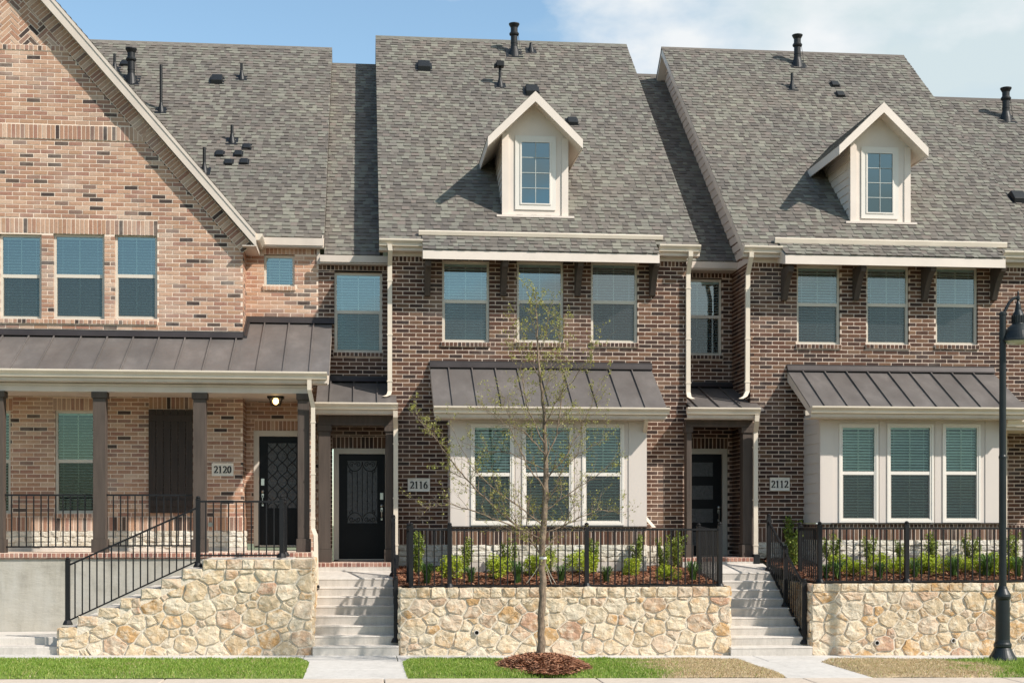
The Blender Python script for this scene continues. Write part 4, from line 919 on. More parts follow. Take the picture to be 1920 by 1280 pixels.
# herringbone panel under the peak
Wd, n3 = BH, 3; c45 = math.sqrt(.5); bx_, bz_ = PX(40, YM), zrb
zt_in = lambda x: zap-rk*abs(x-xap)-.25/cs
mb.add([(2*xap-rx(zrb)+wcl, YM-.001, zrb), (rx(zrb)-wcl, YM-.001, zrb), (xap, YM-.001, zap-.25/cs)], [(0, 1, 2)], 1)
for i in range(-70, 70):
    for j in range(-70, 70):
        t = (i-j) % (2*n3)
        if t == 0: r_ = (i, j, i+n3, j+1)
        elif t == 2*n3-1: r_ = (i, j, i+1, j+n3)
        else: continue
        g_ = JT/2; q = [(r_[0]*Wd+g_, r_[1]*Wd+g_), (r_[2]*Wd-g_, r_[1]*Wd+g_), (r_[2]*Wd-g_, r_[3]*Wd-g_), (r_[0]*Wd+g_, r_[3]*Wd-g_)]
        q = [(bx_+(a-b)*c45, bz_+(a+b)*c45) for a, b in q]
        q = halfplane(q, 0, -1, -(zrb+.006)); q = halfplane(q, rk, 1, zap-.25/cs+rk*xap-.008) if q else q; q = halfplane(q, -rk, 1, zap-.25/cs-rk*xap-.008) if q else q; q = halfplane(q, 0, 1, 14.0) if q else q
        if len(q) > 2: mb.prism([(a, YM-PR-.002, b) for a, b in q], (0, .02, 0))
# return and small-window wall
zs20 = PZ(540, 461, YR); zpr = PZ(540, 640, YR); xe = PX(597, YR); sw = wpx(495, 552.5, 479, 536, YR); xq0 = XG-.02
brick_wall(mb, frame_right(XG), YM, YR+.03, zb0, zap-rk*(XG-xap)+.03, ref=zb0)
dw = wpx(478, 581, 811, 1027, YR)
brick_wall(mb, PRc, xq0, xe, zb0-.2, zs20, [sw, (dw[0]-.01, dw[1]+.02, dw[2]-.2, dw[3]+.235), (xq0, xe, zs20-.17, zs20), (sw[0]-.02, sw[1]+.02, sw[2]-.085, sw[2]), (sw[0], sw[1], sw[3], zs20)], ref=zb0)
soldiers(mb, PRc, xq0, xe, zs20-.17, zs20); soldiers(mb, PRc, dw[0]-.01, dw[1]+.02, dw[3], dw[3]+.235); rowlock_sill(mb, PRc, sw[0], sw[1], sw[2])
xpa, xpb = PX(572, 27.35), PX(587, 27.35)                       # brick pier between the two porches
brick_wall(mb, frame_front(27.35), xpa, xpb, 1.2, PZ(590, 778, 27.35), ref=zb0); brick_wall(mb, frame_right(xpb), 27.35, YR, 1.2, PZ(590, 778, 27.35), ref=zb0)
foundation_bands(mb, P, XL, XG, 200, YM, (968, 995, 1026), lm); foundation_bands(mb, frame_right(XG), YM, YR, 200, YM, (968, 995, 1026), lm)
wl = mb.build('wall', ['brick_tan', 'mortar_tan'], H20); lm.build('stone_base', ['lime', 'mortar_stone', 'concrete'], wl)
for h in uws: window(H20, *h, YM)
for h in lws: window(H20, *h, YM, glass='glassgreen', tilt=.30)
window(H20, *sw, YR, split=False, muntin=(2, 1), tilt=.72)
door(H20, 486, 571, 818, 1021, YR, 'ogee', -1)
s = MB(); a, b, c, d = wpx(279, 362, 768, 961, YM); nb = 6; wb = (b-a)/nb                  # board shutter
for i in range(nb): s.box(a+i*wb+.003, a+(i+1)*wb-.003, YM-.04, YM-.008, c, d)
for z in (c+.12, d-.22): s.box(a+.01, b-.01, YM-.062, YM-.041, z, z+.12)
s.build('shutter', 'wooddark', H20, bevel=.003)
plaque(H20, 397.5, 438, 868, 892, YM, '2120')
m_ = MB(); c_ = W(395, 983, YM); m_.tube([(c_.x, YM+.0, c_.z), (c_.x, YM-.06, c_.z)], .045, 14); m_.build('outlet_cover', 'steel', H20)
# gable roof slab, rakes
Yf, Yk = 27.38, 34.5; ua, ub = W(102, 0, Yf), W(474, 430, Yf); xap2 = PX(-40, Yf); kk = (ua.z-ub.z)/(ub.x-ua.x); zap2 = ua.z+kk*(ua.x-xap2); xeR = W(479, 437, Yf).x; zeR = zap2-kk*(xeR-xap2); th = .24
r = MB()
for sg in (1, -1):
    X2 = xap2+sg*(xeR-xap2); nrm = Vector((sg*kk, 0, 1)).normalized()*.02; n = int((X2-xap2)*sg*math.sqrt(1+kk*kk)/.145)
    r.prism([(xap2, Yf, zap2), (X2, Yf, zeR), (X2, Yf, zeR-.05), (xap2, Yf, zap2-.08)], (0, Yk-Yf, 0))
    for i in range(n):
        t0, t1 = i/n, (i+1)/n; y = Yf-.02; xa_, xb_ = xap2+(X2-xap2)*t0, xap2+(X2-xap2)*t1; A, B = zap2-kk*abs(xa_-xap2), zap2-kk*abs(xb_-xap2)
        while y < Yk:
            y2 = y+R.uniform(.12, .26); r.add([(xa_, y, A+.004), (xb_+nrm.x, y, B+nrm.z), (xb_+nrm.x, y2, B+nrm.z), (xa_, y2, A+.004), (xb_, y, B), (xb_, y2, B)], [(0, 1, 2, 3), (1, 4, 5, 2), (0, 4, 1)]); y = y2
gr_ = r.build('gable_roof', 'shingle', H20)
for sg in (-1, 1):
    X2 = xap2+sg*(xeR-xap2); t = MB()
    t.prism([(xap2, Yf-.0, zap2-.004), (X2, Yf-.0, zeR-.004), (X2, Yf-.0, zeR-.26), (xap2, Yf-.0, zap2-.30)], (0, -.024, 0))
    t.prism([(xap2, Yf-.025, zap2-.004), (X2, Yf-.025, zeR-.004), (X2, Yf-.025, zeR-.08), (xap2, Yf-.025, zap2-.085)], (0, -.012, 0))
    t.add([(xap2, Yf, zap2-.29), (X2, Yf, zeR-.25), (X2, YM+.02, zeR-.25), (xap2, YM+.02, zap2-.29)], [(0, 1, 2, 3)])
    if sg < 0: t.build('rake_board', 'trim', gr_)
t.box(xeR-.01, xeR+.012, Yf-.024, YR, zeR-.26, zeR-.01); t.box(XG+.01, xeR-.011, Yf-.02, YR, zeR-.262, zeR-.245)
t.build('rake_board', 'trim', gr_)
gutter_ = MB(); gutter_.prism([(xeR+.013, Yf, zeR-.02), (xeR+.13, Yf, zeR-.02), (xeR+.125, Yf, zeR-.05), (xeR+.07, Yf, zeR-.14), (xeR+.013, Yf, zeR-.14)], (0, 1.1, 0)); gutter_.build('gutter', 'gutter', H20)
# roof behind, right of the gable
YA = ridgeY(SA, 500, 87.5)
roof_block(H20, PX(-60, 28), PX(608, 28.2)-.001, SA, YA, rake_l=False)
t = MB(); xA, xB = xeR+.02, PX(606, 28.2); t.box(xA, xB, 28.17, 28.195, PZ(540, 460, 28.2), SA.z-.014); t.box(xA, xB, 28.196, YR-.01, PZ(540, 463, 28.2), PZ(540, 460.5, 28.2)); t.box(xB-.022, xB, 28.196, YR+.1, PZ(540, 461, 28.2), SA.z+.05)
t.box(PX(594, YR), PX(600, YR), YR-.035, YR-.008, PZ(597, 496, YR), zs20+.05); t.build('fascia', 'trim', H20)
vents(H20, [('pipe', SA, 215, 132, .38, 1), ('flue', SA, 246, 152, .74, 1), ('box', SA, 234, 121, 0, .6), ('pipe', SA, 302, 208, 1.02, 1), ('box', SA, 407, 152, 0, .9), ('pipe', SA, 453, 147, .34, 1), ('pipe', SA, 435, 266, .36, 1), ('pipe', SA, 383, 322, .5, 1)]+[('box', SA, u, v, 0, .55) for u, v in ((412, 290), (447, 290), (463, 277), (429, 306), (458, 305))])
# porch
Ye = 26.0; zt_ = PZ(300, 632, YM); ze_ = PZ(300, 697, Ye); k_ = (zt_-ze_)/(YM-Ye); xR = PX(617, Ye)
seams = [PX(u, Ye) for u in tuple(17-52*k for k in range(10, 4, -1))+(17-208, 17-156, 17-104, 17-52, 17, 67, 121, 173, 225, 276, 327.5, 379, 429)]
o1, *_ = standing_seam(H20, 0, 0, 632, 300, YM, 697, Ye, seams, x0=XL, x1=XG, name='porch_roof')
mb = MB(); zR_ = zt_+k_*(YR-YM); mb.prism([(XG+.001, Ye, ze_), (XG+.001, YR, zR_), (XG+.001, YR, zR_-.03), (XG+.001, Ye, ze_-.03)], (xR-XG, 0, 0))
for u in (480, 530, 580): xs = PX(u, Ye); mb.prism([(xs-.011, Ye+.01, ze_+.002), (xs-.011, YR-.01, zR_-.002), (xs-.011, YR-.01, zR_+.036), (xs-.011, Ye+.01, ze_+.036)], (.022, 0, 0))
o2 = mb.build('porch_roof', 'metal', H20); f = MB()
f.prism([(XG, YR-.004, zR_-.02), (XG, YR-.10, zR_+.045-.1*k_), (XG, YR-.03, zR_+.10), (XG, YR-.004, zR_+.12)], (xR-XG+.05, 0, 0)); f.prism([(XG+.004, YM, zt_), (XG+.004, YR, zR_), (XG+.004, YR, zR_+.12), (XG+.004, YM, zt_+.12)], (.028, 0, 0)); f.prism([(XG+.03, YM, zt_+.0), (XG+.03, YR, zR_+.0), (XG+.03, YR, zR_+.05), (XG+.03, YM, zt_+.05)], (.05, 0, 0)); f.build('flashing', 'metaldark', o2)
t = MB(); xr_ = PX(612, Ye); zbm = PZ(300, 735, 26.2); xbm = PX(578, 26.2)
t.prism([(xR-.03, Ye, ze_-.032), (xR-.03, YR-.01, zR_-.042), (xR-.03, YR-.01, zR_-.25), (xR-.03, Ye, ze_-.19)], (.026, 0, 0))
t.box(XL, xR-.031, Ye, Ye+.025, ze_-.17, ze_-.031); t.box(XL, xR-.031, Ye+.026, 26.28, ze_-.185, ze_-.171)
t.box(XL, xbm, 26.20, 26.42, zbm, ze_-.186); t.box(XL, xbm+.02, 26.17, 26.199, zbm+.10, zbm+.14); t.box(XL, xbm, 26.43, YR, zbm+.03, zbm+.05)
z = zbm-.02
while z < ze_+.3:                                              # lapped siding of the porch gable end
    z2 = z+.17; ys = max(26.2, Ye+(z2+.06-ze_)/k_); t.add([(xbm+.018, ys, z), (xbm+.018, 27.3, z), (xbm+.003, 27.3, z2), (xbm+.003, ys, z2)], [(0, 1, 2, 3)]); z = z2
t.build('porch_beam', 'trim', H20)
gutter(H20, XL, PX(613, 25.9), Ye-.001, ze_+.02, h=.125)
zfl = PZ(300, 1035.5, 26.05)
for a, b in ((-396, -368), (-208, -180), (-20, 8), (172, 200), (360, 388), (556, 582)): post(H20, PX(a+2, 26.2), PX(b-2, 26.2), 26.2, 26.42, zfl, zbm-.002)
fl = MB(); h = .085; xf = PX(585, 26.05); fl.box(XL, xf, 26.05, YR+.1, zfl-h, zfl-.002, 1); soldiers(fl, frame_front(26.05), XL, xf, zfl-h, zfl, .001); soldiers(fl, lambda q, r_, n: (q, r_, zfl+n-.004), XL, xf, 26.05, 26.26, 0)
fl.build('porch_floor', ['brick_edge', 'mortar_tan'], H20)
fl = MB(); fl.box(XL, xf, 26.09, YR, -.3, zfl-h-.002); fl.build('porch_base', 'stucco', H20)
c_ = W(517, 742, 27.2); zc = zbm+.03; lf = MB(); lf.box(c_.x-.15, c_.x+.15, 27.05, 27.35, zc-.035, zc-.002)
for sx in (-1, 1):
    for sy in (-1, 1): lf.tube([(c_.x+sx*.12, 27.2+sy*.12, zc-.03), (c_.x+sx*.08, 27.2+sy*.08, zc-.16)], .008, 5)
lf.box(c_.x-.085, c_.x+.085, 27.115, 27.285, zc-.172, zc-.16)
lo = lf.build('porch_light', 'iron', H20); lf = MB(); lf.lathe((c_.x, 27.2, zc-.15), [(.02, 0), (.05, .03), (.055, .08), (.03, .115)], 12); lf.build('bulb', 'bulb', lo)
zq = PZ(583, 712, 25.95)
downspout(H20, [(PX(580, 25.93), 25.94, zq), (PX(580, 25.93), 25.96, zq-.18), (PX(587, 26.12), 26.14, zq-.48), (PX(587, 26.12), 26.14, PZ(587, 990, 26.14)), (PX(592, 26.1), 26.1, PZ(587, 1003, 26.14)), (PX(593.5, 26.0), 26.02, PZ(593, 1096, 26.0))], .075, .06)
bt = MB(); bc = W(595, 1101, 25.95); bt.tube([(bc.x, 25.88, bc.z), (bc.x, 26.0, bc.z+.01)], .042, 14); bt.build('drain_boot', 'black', H20)
# ================================================================== balustrades
def mesh_once(mb, name, mat): o = mb.build(name, mat); me = o.data; bpy.data.objects.remove(o); return me
def railing(name, label, group, runs, cat='railing', loc=None):
    """runs: list of (A, B, topA, topB, botA, botB, n, postA, postB) with A, B = (x, y)"""
    A0 = runs[0][0]; root = thing(name, label, cat, loc or (A0[0], A0[1], runs[0][4]-.06), group); Lr = LOC[root.name]
    def put(me, nm, p): o = bpy.data.objects.new(nm, me); scene.collection.objects.link(o); o.parent = root; o.location = Vector(p)-Lr; return o
    for A, B, ta, tb, ba, bb, n, pa, pb in runs:
        rl = MB(); 
        for za_, zb_, hh in ((ta, tb, .032), (ba, bb, .028)):
            d = Vector((B[0]-A[0], B[1]-A[1], 0)).normalized(); nx = Vector((-d.y, d.x, 0))*.019
            a, b = Vector((A[0], A[1], za_)), Vector((B[0], B[1], zb_)); up = Vector((0, 0, hh))
            m = MB(); m.prism([a-nx-up, a+nx-up, a+nx, a-nx], b-a); m.build('rail', 'iron', root, recalc=True)
        m = MB(); L = (ta-ba); 
        m.box(-.0102, .0102, -.0102, .0102, 0, L-.03); me = mesh_once(m, 'baluster', 'iron')
        for i in range(1, n+1):
            t = i/(n+1); put(me, 'baluster', (A[0]+(B[0]-A[0])*t, A[1]+(B[1]-A[1])*t, ba+(bb-ba)*t-.004))
        for (q, z, bz, on) in ((A, ta, ba, pa), (B, tb, bb, pb)):
            if not on: continue
            top, bot = z+on[0], bz-on[1]; m = MB(); w_ = .036
            m.box(-w_, w_, -w_, w_, 0, top-bot); m.lathe((0, 0, top-bot+.001), [(w_*1.25, 0), (w_*1.25, .012), (w_*.9, .02), (w_*1.1, .04), (w_*.6, .06), (.002, .066)], 12)
            m.lathe((0, 0, -.004), [(w_*2.3, 0), (w_*2.2, .02), (w_*1.5, .07), (w_*1.42, .075)], 4 if False else 12); put(mesh_once(m, 'post', 'iron'), 'post', (q[0], q[1], bot))
    return root
pt = lambda u, Y: (PX(u, Y), Y)
Yf_ = 24.42
zf = lambda u, v, Y=Yf_: PZ(u, v, Y)
# level fence in front of the middle bed
x5 = zf(1000, 990.5), zf(1000, 1096)
y_b = 26.0
railing('iron_fence', 'black iron fence on the middle stone wall, guarding the planted bed behind the young tree', 'black iron fences and rails', [
    (pt(766, 24.95), pt(771, Yf_), x5[0], x5[0], x5[1], x5[1], 3, (.03, .04), (.04, .09)),
    (pt(771, Yf_), pt(843, Yf_), x5[0], x5[0], x5[1], x5[1], 4, None, (.04, .04)),
    (pt(843, Yf_), pt(1100, Yf_), x5[0], x5[0], x5[1], x5[1], 18, None, (.04, .04)),
    (pt(1100, Yf_), pt(1350, Yf_), x5[0], x5[0], x5[1], x5[1], 18, None, (.05, .06)),
    (pt(1350, Yf_), (PX(1350, Yf_), y_b), x5[0], x5[0], x5[1]+.02, x5[1]+.10, 13, None, (.03, .05))], 'fence')
x6 = zf(1700, 988.5), zf(1700, 1087.5); XRf = PX(1537, Yf_)
railing('iron_fence', 'black iron fence on the right stone wall, running behind the street lamp', 'black iron fences and rails', [
    ((XRf, 25.55), (XRf, Yf_), x6[0], x6[0], x6[1], x6[1], 9, (.03, .06), (.04, .04)),
    ((XRf, Yf_), pt(1700, Yf_), x6[0], x6[0], x6[1], x6[1], 12, None, (.05, .04)),
    (pt(1700, Yf_), pt(2120, Yf_), x6[0], x6[0], x6[1], x6[1], 30, None, (.04, .04))], 'fence')
# stair rail of the stepped wall
Yw = 24.36
railing('stair_rail', 'black iron rail sloping up the stepped stone wall, with a level part at its top', 'black iron fences and rails', [
    (pt(127, Yw), pt(371.5, Yw), zf(127, 1058, Yw), zf(371, 949, Yw), zf(127, 1162, Yw), zf(371, 1049, Yw), 17, (.06, .07), (.11, .12)),
    (pt(371.5, Yw), pt(528, Yw), zf(450, 938, Yw), zf(450, 938, Yw), zf(450, 1039, Yw), zf(450, 1039, Yw), 10, None, (.03, .05)),
    (pt(528, Yw), (PX(528, Yw), 25.4), zf(450, 938, Yw), zf(450, 938, Yw), zf(450, 1039, Yw), zf(450, 1039, Yw), 6, None, (.0, .05))], 'railing')
Yp = 26.32
railing('porch_rail', 'black iron rail between the two left porch posts, before the curtained window', 'black iron fences and rails', [
    (pt(8, Yp), pt(173, Yp), zf(90, 926, Yp), zf(90, 926, Yp), zf(90, 1023, Yp), zf(90, 1023, Yp), 11, None, None)], 'railing')
railing('porch_rail', 'black iron rail below the dark shutter, between two porch posts', 'black iron fences and rails', [
    (pt(199, Yp), pt(361, Yp), zf(280, 926, Yp), zf(280, 926, Yp), zf(280, 1021, Yp), zf(280, 1021, Yp), 11, None, None)], 'railing')
# rails beside the two flights
SX1 = PX(752, Y0)
xs = PX(742, 24.5)
railing('stair_rail', 'black iron rail seen end-on beside the concrete steps of the middle house', 'black iron fences and rails', [
    ((xs, 24.42), (xs, 26.45), PZ(742, 1092, 24.42), PZ(739, 976, 26.45), PZ(742, 1192, 24.42), PZ(739, 1071, 26.45), 14, (.05, .10), (.05, .09))], 'railing')
xs2 = PX(1508, 24.4); mz = lambda a, b, t: a+(b-a)*t
tA, tB, bA, bB = PZ(1508, 1097, 24.4), PZ(1440, 975, 26.6), PZ(1508, 1195, 24.4), PZ(1440, 1062, 26.6)
railing('stair_rail', 'black iron rail descending the right flight of steps beside the right stone wall', 'black iron fences and rails', [
    ((xs2, 24.4), (xs2, 25.5), tA, mz(tA, tB, .5), bA, mz(bA, bB, .5), 8, (.06, .10), (.05, .10)),
    ((xs2, 25.5), (xs2, 26.6), mz(tA, tB, .5), tB, mz(bA, bB, .5), bB, 8, None, (.06, .08))], 'railing')
# ================================================================== retaining walls of rubble
def wall_body(mb, prof, y0, y1):
    n = len(prof); mb.prism([(a, y0, b) for a, b in prof], (0, y1-y0, 0), 1)
KW = dict(out=.026, rough=.013)
def straight_wall(label, u0, u1, vt, vcap, xback, group):
    x0, x1 = PX(u0, Y0), PX(u1, Y0); zt = PZ((u0+u1)/2, vt, Y0); zc = PZ((u0+u1)/2, vcap, Y0); root = thing('retaining_wall', label, 'stone wall', ((x0+x1)/2, Y0, GZ((x0+x1)/2)), group)
    mb = MB(); z0 = min(GZ(x0), GZ(x1)); wall_body(mb, [(x0, z0-.1), (x1, z0-.1), (x1, zt-.02), (x0, zt-.02)], Y0, Y0+.36)
    for X in (x0, x1-.3): mb.box(X, X+.3, Y0+.361, xback, z0-.1, zt-.02, 1)
    Pf = frame_front(Y0); rubble(mb, Pf, x0, x1, z0-.03, zc, **KW); capstones(mb, Pf, x0, x1, zc, zt, **KW)
    top = lambda a, b, n: (a, b, zt-.02+n*.35); capstones(mb, top, x0, x1, Y0-.02, Y0+.2, .22, .4, out=.03, rough=.008)
    for X, Q in ((x0, frame_left(x0)), (x1, frame_right(x1))): rubble(mb, Q, Y0, xback, z0, zc, **KW); capstones(mb, Q, Y0, xback, zc, zt, **KW)
    return root, mb, x0, x1, zt, zc
def weep(mb, u, v):
    c = W(u, v, Y0); r0, r1 = .034, .046; n = 16; vs = []
    for r, y in ((r1, Y0-.002), (r1, Y0-.052), (r0, Y0-.055), (r0, Y0+.05)):
        vs += [(c.x+r*math.cos(2*math.pi*i/n), y, c.z+r*math.sin(2*math.pi*i/n)) for i in range(n)]
    mb.add(vs, [(k*n+i, k*n+(i+1) % n, (k+1)*n+(i+1) % n, (k+1)*n+i) for k in range(3) for i in range(n)], 0)
    mb.add([(c.x+r0*math.cos(2*math.pi*i/n), Y0-.03, c.z+r0*math.sin(2*math.pi*i/n)) for i in range(n)], [tuple(range(n))], 1)
G_ = 'rubble stone retaining walls'
root, mb, mx0, mx1, mzt, _ = straight_wall('tan rubble stone retaining wall behind the young tree, between the two flights of steps', 750, 1368, 1100, 1120, 26.3, G_); mb.build('stonework', ['stone', 'mortar_stone'], root)
wp = MB(); weep(wp, 893.5, 1185); wp.build('weep_pipe', ['concrete', 'inside'], root)
root, mb, rx0, rx1, rzt, _ = straight_wall('tan rubble stone retaining wall behind the street lamp, right of the right steps', 1522, 2150, 1092, 1108, 26.5, G_); mb.build('stonework', ['stone', 'mortar_stone'], root)
for u, v in ((1643, 1204), (1786, 1200), (1919, 1195)): wp = MB(); weep(wp, u, v); wp.build('weep_pipe', ['concrete', 'inside'], root)
# the stepped wall
ex = [110, 145, 183, 225, 264, 302, 341, 380]; ev = [1176, 1154.5, 1139, 1120.5, 1103, 1084, 1065.5, 1048]
X_ = [PX(u, Y0) for u in ex]+[PX(585, Y0)]; Z_ = [PZ(u, v, Y0) for u, v in zip(ex, ev)]
root = thing('retaining_wall', 'stepped tan rubble stone wall carrying a sloping rail, left of the middle steps', 'stone wall', ((X_[0]+X_[-1])/2, Y0, GZ(X_[4])), G_)
prof = [(X_[0], GZ(X_[0])-.1), (X_[-1], GZ(X_[-1])-.1)]
prof.append((X_[-1], Z_[-1]-.02))
for i in range(7, -1, -1):
    prof.append((X_[i], Z_[i]-.02))
    if i: prof.append((X_[i], Z_[i-1]-.02))
mb = MB(); wall_body(mb, prof, Y0, Y0+.34); Pf = frame_front(Y0); capz = .17
for i in range(8): capstones(mb, Pf, X_[i], X_[i+1], Z_[i]-capz, Z_[i], .16, .34, **KW); capstones(mb, lambda a, b, n, z=Z_[i]: (a, b, z-.02+n*.35), X_[i], X_[i+1], Y0-.02, Y0+.2, .18, .36, out=.03, rough=.008)
dx, dz = X_[7]-X_[0], Z_[7]-Z_[0]; Ln = math.hypot(dx, dz); nx, nz = -dz/Ln, dx/Ln; px, pz = X_[1], Z_[0]-capz
px2 = min(((X_[i+1]-X_[i])*0+nx*X_[i+1]+nz*(Z_[i]-capz)) for i in range(7))
rubble(mb, Pf, X_[0], X_[-1], GZ(X_[0])-.06, Z_[7]-capz, planes=[(nx, nz, px2+.05)], **KW)
rubble(mb, frame_right(X_[-1]), Y0, 26.1, GZ(X_[-1])-.05, Z_[7]-capz, **KW); capstones(mb, frame_right(X_[-1]), Y0, 26.1, Z_[7]-capz, Z_[7], **KW)
mb.box(X_[-1]-.34, X_[-1], Y0+.341, 26.1, GZ(X_[-1])-.1, Z_[7]-.02, 1)
rubble(mb, frame_left(X_[0]), Y0, Y0+.34, GZ(X_[0])-.05, Z_[0], **KW)
mb.build('stonework', ['stone', 'mortar_stone'], root)
# ================================================================== flights of concrete steps
def flight(label, x0, x1, n, zg, ztop, ystart, run, yend, zend, wide=(0, 0)):
    root = thing('entry_steps', label, 'steps', ((x0+x1)/2, ystart, zg), 'concrete entry steps'); mb = MB(); r = (ztop-zg)/n
    for i in range(n):
        a = x0-(wide[0] if i == 0 else 0); b = x1+(wide[1] if i == 0 else 0); y = ystart+i*run; z1 = zg+(i+1)*r; ye = y+run+.02 if i < n-1 else yend
        zb_ = zg-.1 if i == 0 else z1-r-.01
        if i < n-1:
            mb.prism([(a, y+.012, zb_), (a, y-.008, z1-.035), (a, y-.018, z1-.02), (a, y-.012, z1), (a, ye, z1+.004), (a, ye, zb_)], (b-a, 0, 0))
        else:
            mb.prism([(a, y+.012, zb_), (a, y-.008, z1-.035), (a, y-.018, z1-.02), (a, y-.012, z1), (a, ye, zend), (a, ye, zb_)], (b-a, 0, 0))
    mb.build('treads', 'concrete', root, recalc=True); return root
zg = GZ(PX(660, 24.3))
flight('flight of eight pale concrete steps up to the scroll-grille door of the middle house', PX(588, 24.6), mx0-.02, 8, zg, PZ(660, 1083.5, 26.2), 24.14, .293, 27.16, PZ(660, 1070, 27.15), (.0, .0))
zg = GZ(PX(1440, 24.3))
flight('flight of nine pale concrete steps between the middle and right stone walls', mx1+.0, rx0-.02, 9, zg, PZ(1400, 1072, 26.6), 24.10, .293, 27.16, PZ(1400, 1056, 27.15))
# side steps behind the stepped wall and the low landing at the far left
root = thing('entry_steps', 'low pale concrete landing with two risers at the far left, below the grey porch wall', 'steps', (PX(50, 24.6), 24.6, GZ(PX(50, 24.6))), 'concrete entry steps'); mb = MB()
xa_ = XL; xb_ = X_[0]-.003; zA = PZ(50, 1211.5, 24.35); zB = PZ(50, 1194, 24.75)
mb.box(xa_, xb_, 24.30, 24.80, -.2, zA); mb.box(xa_, xb_, 24.75, 26.08, -.2, zB)
for i in range(8): mb.box(X_[i]-.05 if i else X_[0]+.0, X_[-1]-.35, Y0+.35, 26.08, -.2, min(zB+(i+1)*.162, Z_[7]+.09)-.0001*i)
mb.build('treads', 'concrete', root, bevel=.012)
# ================================================================== planted beds
def bed(x0, x1, holes, front, back, label, n):
    yA, zA = front; yB, zB = back; k = (zB-zA)/(yB-yA); mb = MB(); zf_ = lambda x, y: zA+(y-yA)*k+.03*mnoise.noise(Vector((x*1.7, y*1.7, 3)))
    nx, ny = int((x1-x0)/.12), int((yB-yA)/.12)
    for i in range(nx):
        for j in range(ny):
            a, b = x0+(x1-x0)*i/nx, x0+(x1-x0)*(i+1)/nx; c, d = yA+(yB-yA)*j/ny, yA+(yB-yA)*(j+1)/ny
            mb.add([(a, c, zf_(a, c)), (b, c, zf_(b, c)), (b, d, zf_(b, d)), (a, d, zf_(a, d))], [(0, 1, 2, 3)], 0)
    for _ in range(n):
        x, y = R.uniform(x0, x1), R.uniform(yA, yB)
        if any(h[0] < x < h[1] and y > h[2] for h in holes): continue
        chip(mb, x, y, zf_(x, y)+.012)
    tag(mb.build('mulch_bed', ['mulch', 'chip']), label, 'mulch', kind='stuff'); return zf_
def chip(mb, x, y, z, mi=1, s=1):
    l, w_ = R.uniform(.02, .06)*s, R.uniform(.006, .014)*s; a = R.uniform(0, 6.28); d = Vector((math.cos(a), math.sin(a), R.uniform(-.4, .4)))*l; e = Vector((-math.sin(a), math.cos(a), R.uniform(-.5, .5)))*w_; c = Vector((x, y, z))
    mb.add([c-d-e, c+d-e, c+d+e, c-d+e], [(0, 1, 2, 3)], mi)
zM = bed(PX(737, 27)-.0, mx1-.02, [(PX(847, YB), PX(1210, YB), YB)], (Y0+.25, PZ(1000, 1097, 24.45)), (YM, PZ(1000, 1060, YM)), 'red-brown bark mulch of the middle planted bed', 9000)
zR2 = bed(rx0+.02, PX(2140, Y0), [(PX(1540, YB), PX(1875, YB), YB)], (Y0+.25, PZ(1700, 1088, 24.45)), (YM, PZ(1700, 1046, YM)), 'red-brown bark mulch of the right planted bed', 9000)
LP = {'ball': lambda: None}
def leaf(mb, c, s, up=.3, mi=0, long=1.6):
    d = Vector((R.gauss(0, 1), R.gauss(0, 1), R.gauss(up, 1))).normalized(); e = d.cross(Vector((R.gauss(0, 1), R.gauss(0, 1), R.gauss(0, 1)))).normalized()*s*.5; d = d*s*long*.5
    mb.add([c-d, c-d*.1+e, c+d, c-d*.1-e], [(0, 1, 2, 3)], mi)
def proto_ball(r=.24, n=1500):
    mb = MB(); st = MB(); st.tube([(0, 0, -.05), (0, 0, r*.8)], .012, 6, 1)
    lob = [(Vector((R.gauss(0, r*.45), R.gauss(0, r*.45), r*.85+R.uniform(-.3, .5)*r)), r*R.uniform(.42, .72)) for _ in range(9)]
    for _ in range(n):
        c, q = R.choice(lob); d = Vector((R.gauss(0, 1), R.gauss(0, 1), R.gauss(.1, 1))).normalized()*q*R.uniform(.45, 1.08)**.6; p = c+d
        if p.z < .01: p.z = R.uniform(.01, .08)
        leaf(mb, p, R.uniform(.018, .034), .5)
    for c, q in lob: st.tube([(0, 0, 0), tuple(c*.6), tuple(c)], .006, 4)
    return mb, st
def proto_tall(h=.62, n=1350, w_=.18):
    mb = MB(); st = MB()
    for i in range(11):
        a = R.uniform(0, 6.28); o = R.uniform(.3, 1)*w_; hh = h*R.uniform(.6, 1.05); p0 = Vector((R.uniform(-.02, .02), R.uniform(-.02, .02), 0)); p1 = Vector((math.cos(a)*o*.6, math.sin(a)*o*.6, hh*.5)); p2 = Vector((math.cos(a)*o, math.sin(a)*o, hh))
        st.tube([p0, p1, p2], [.006, .004, .002], 4)
        for _ in range(n//11):
            t = R.uniform(.12, 1.03); q = p0.lerp(p1, t*2) if t < .5 else p1.lerp(p2, t*2-1); leaf(mb, q+Vector((R.gauss(0, .022), R.gauss(0, .022), R.gauss(0, .015))), R.uniform(.016, .030), .9)
    return mb, st
def proto_tuft(h=.36, n=130):
    mb = MB()
    for _ in range(n):
        a = R.uniform(0, 6.28); l = h*R.uniform(.6, 1.1); o = R.uniform(.25, 1)*.22; b = Vector((R.gauss(0, .02), R.gauss(0, .02), 0)); d = Vector((math.cos(a), math.sin(a), 0)); e = Vector((-d.y, d.x, 0))*.006
        q = [b, b+d*o*.3+Vector((0, 0, l*.6)), b+d*o*.75+Vector((0, 0, l*.92)), b+d*o*1.2+Vector((0, 0, l*R.uniform(.6, .95)))]
        mb.add([q[0]-e, q[0]+e, q[1]+e, q[1]-e, q[2]+e*.8, q[2]-e*.8, q[3]], [(0, 1, 2, 3), (3, 2, 4, 5), (5, 4, 6)])
    return mb, None
protos = {}
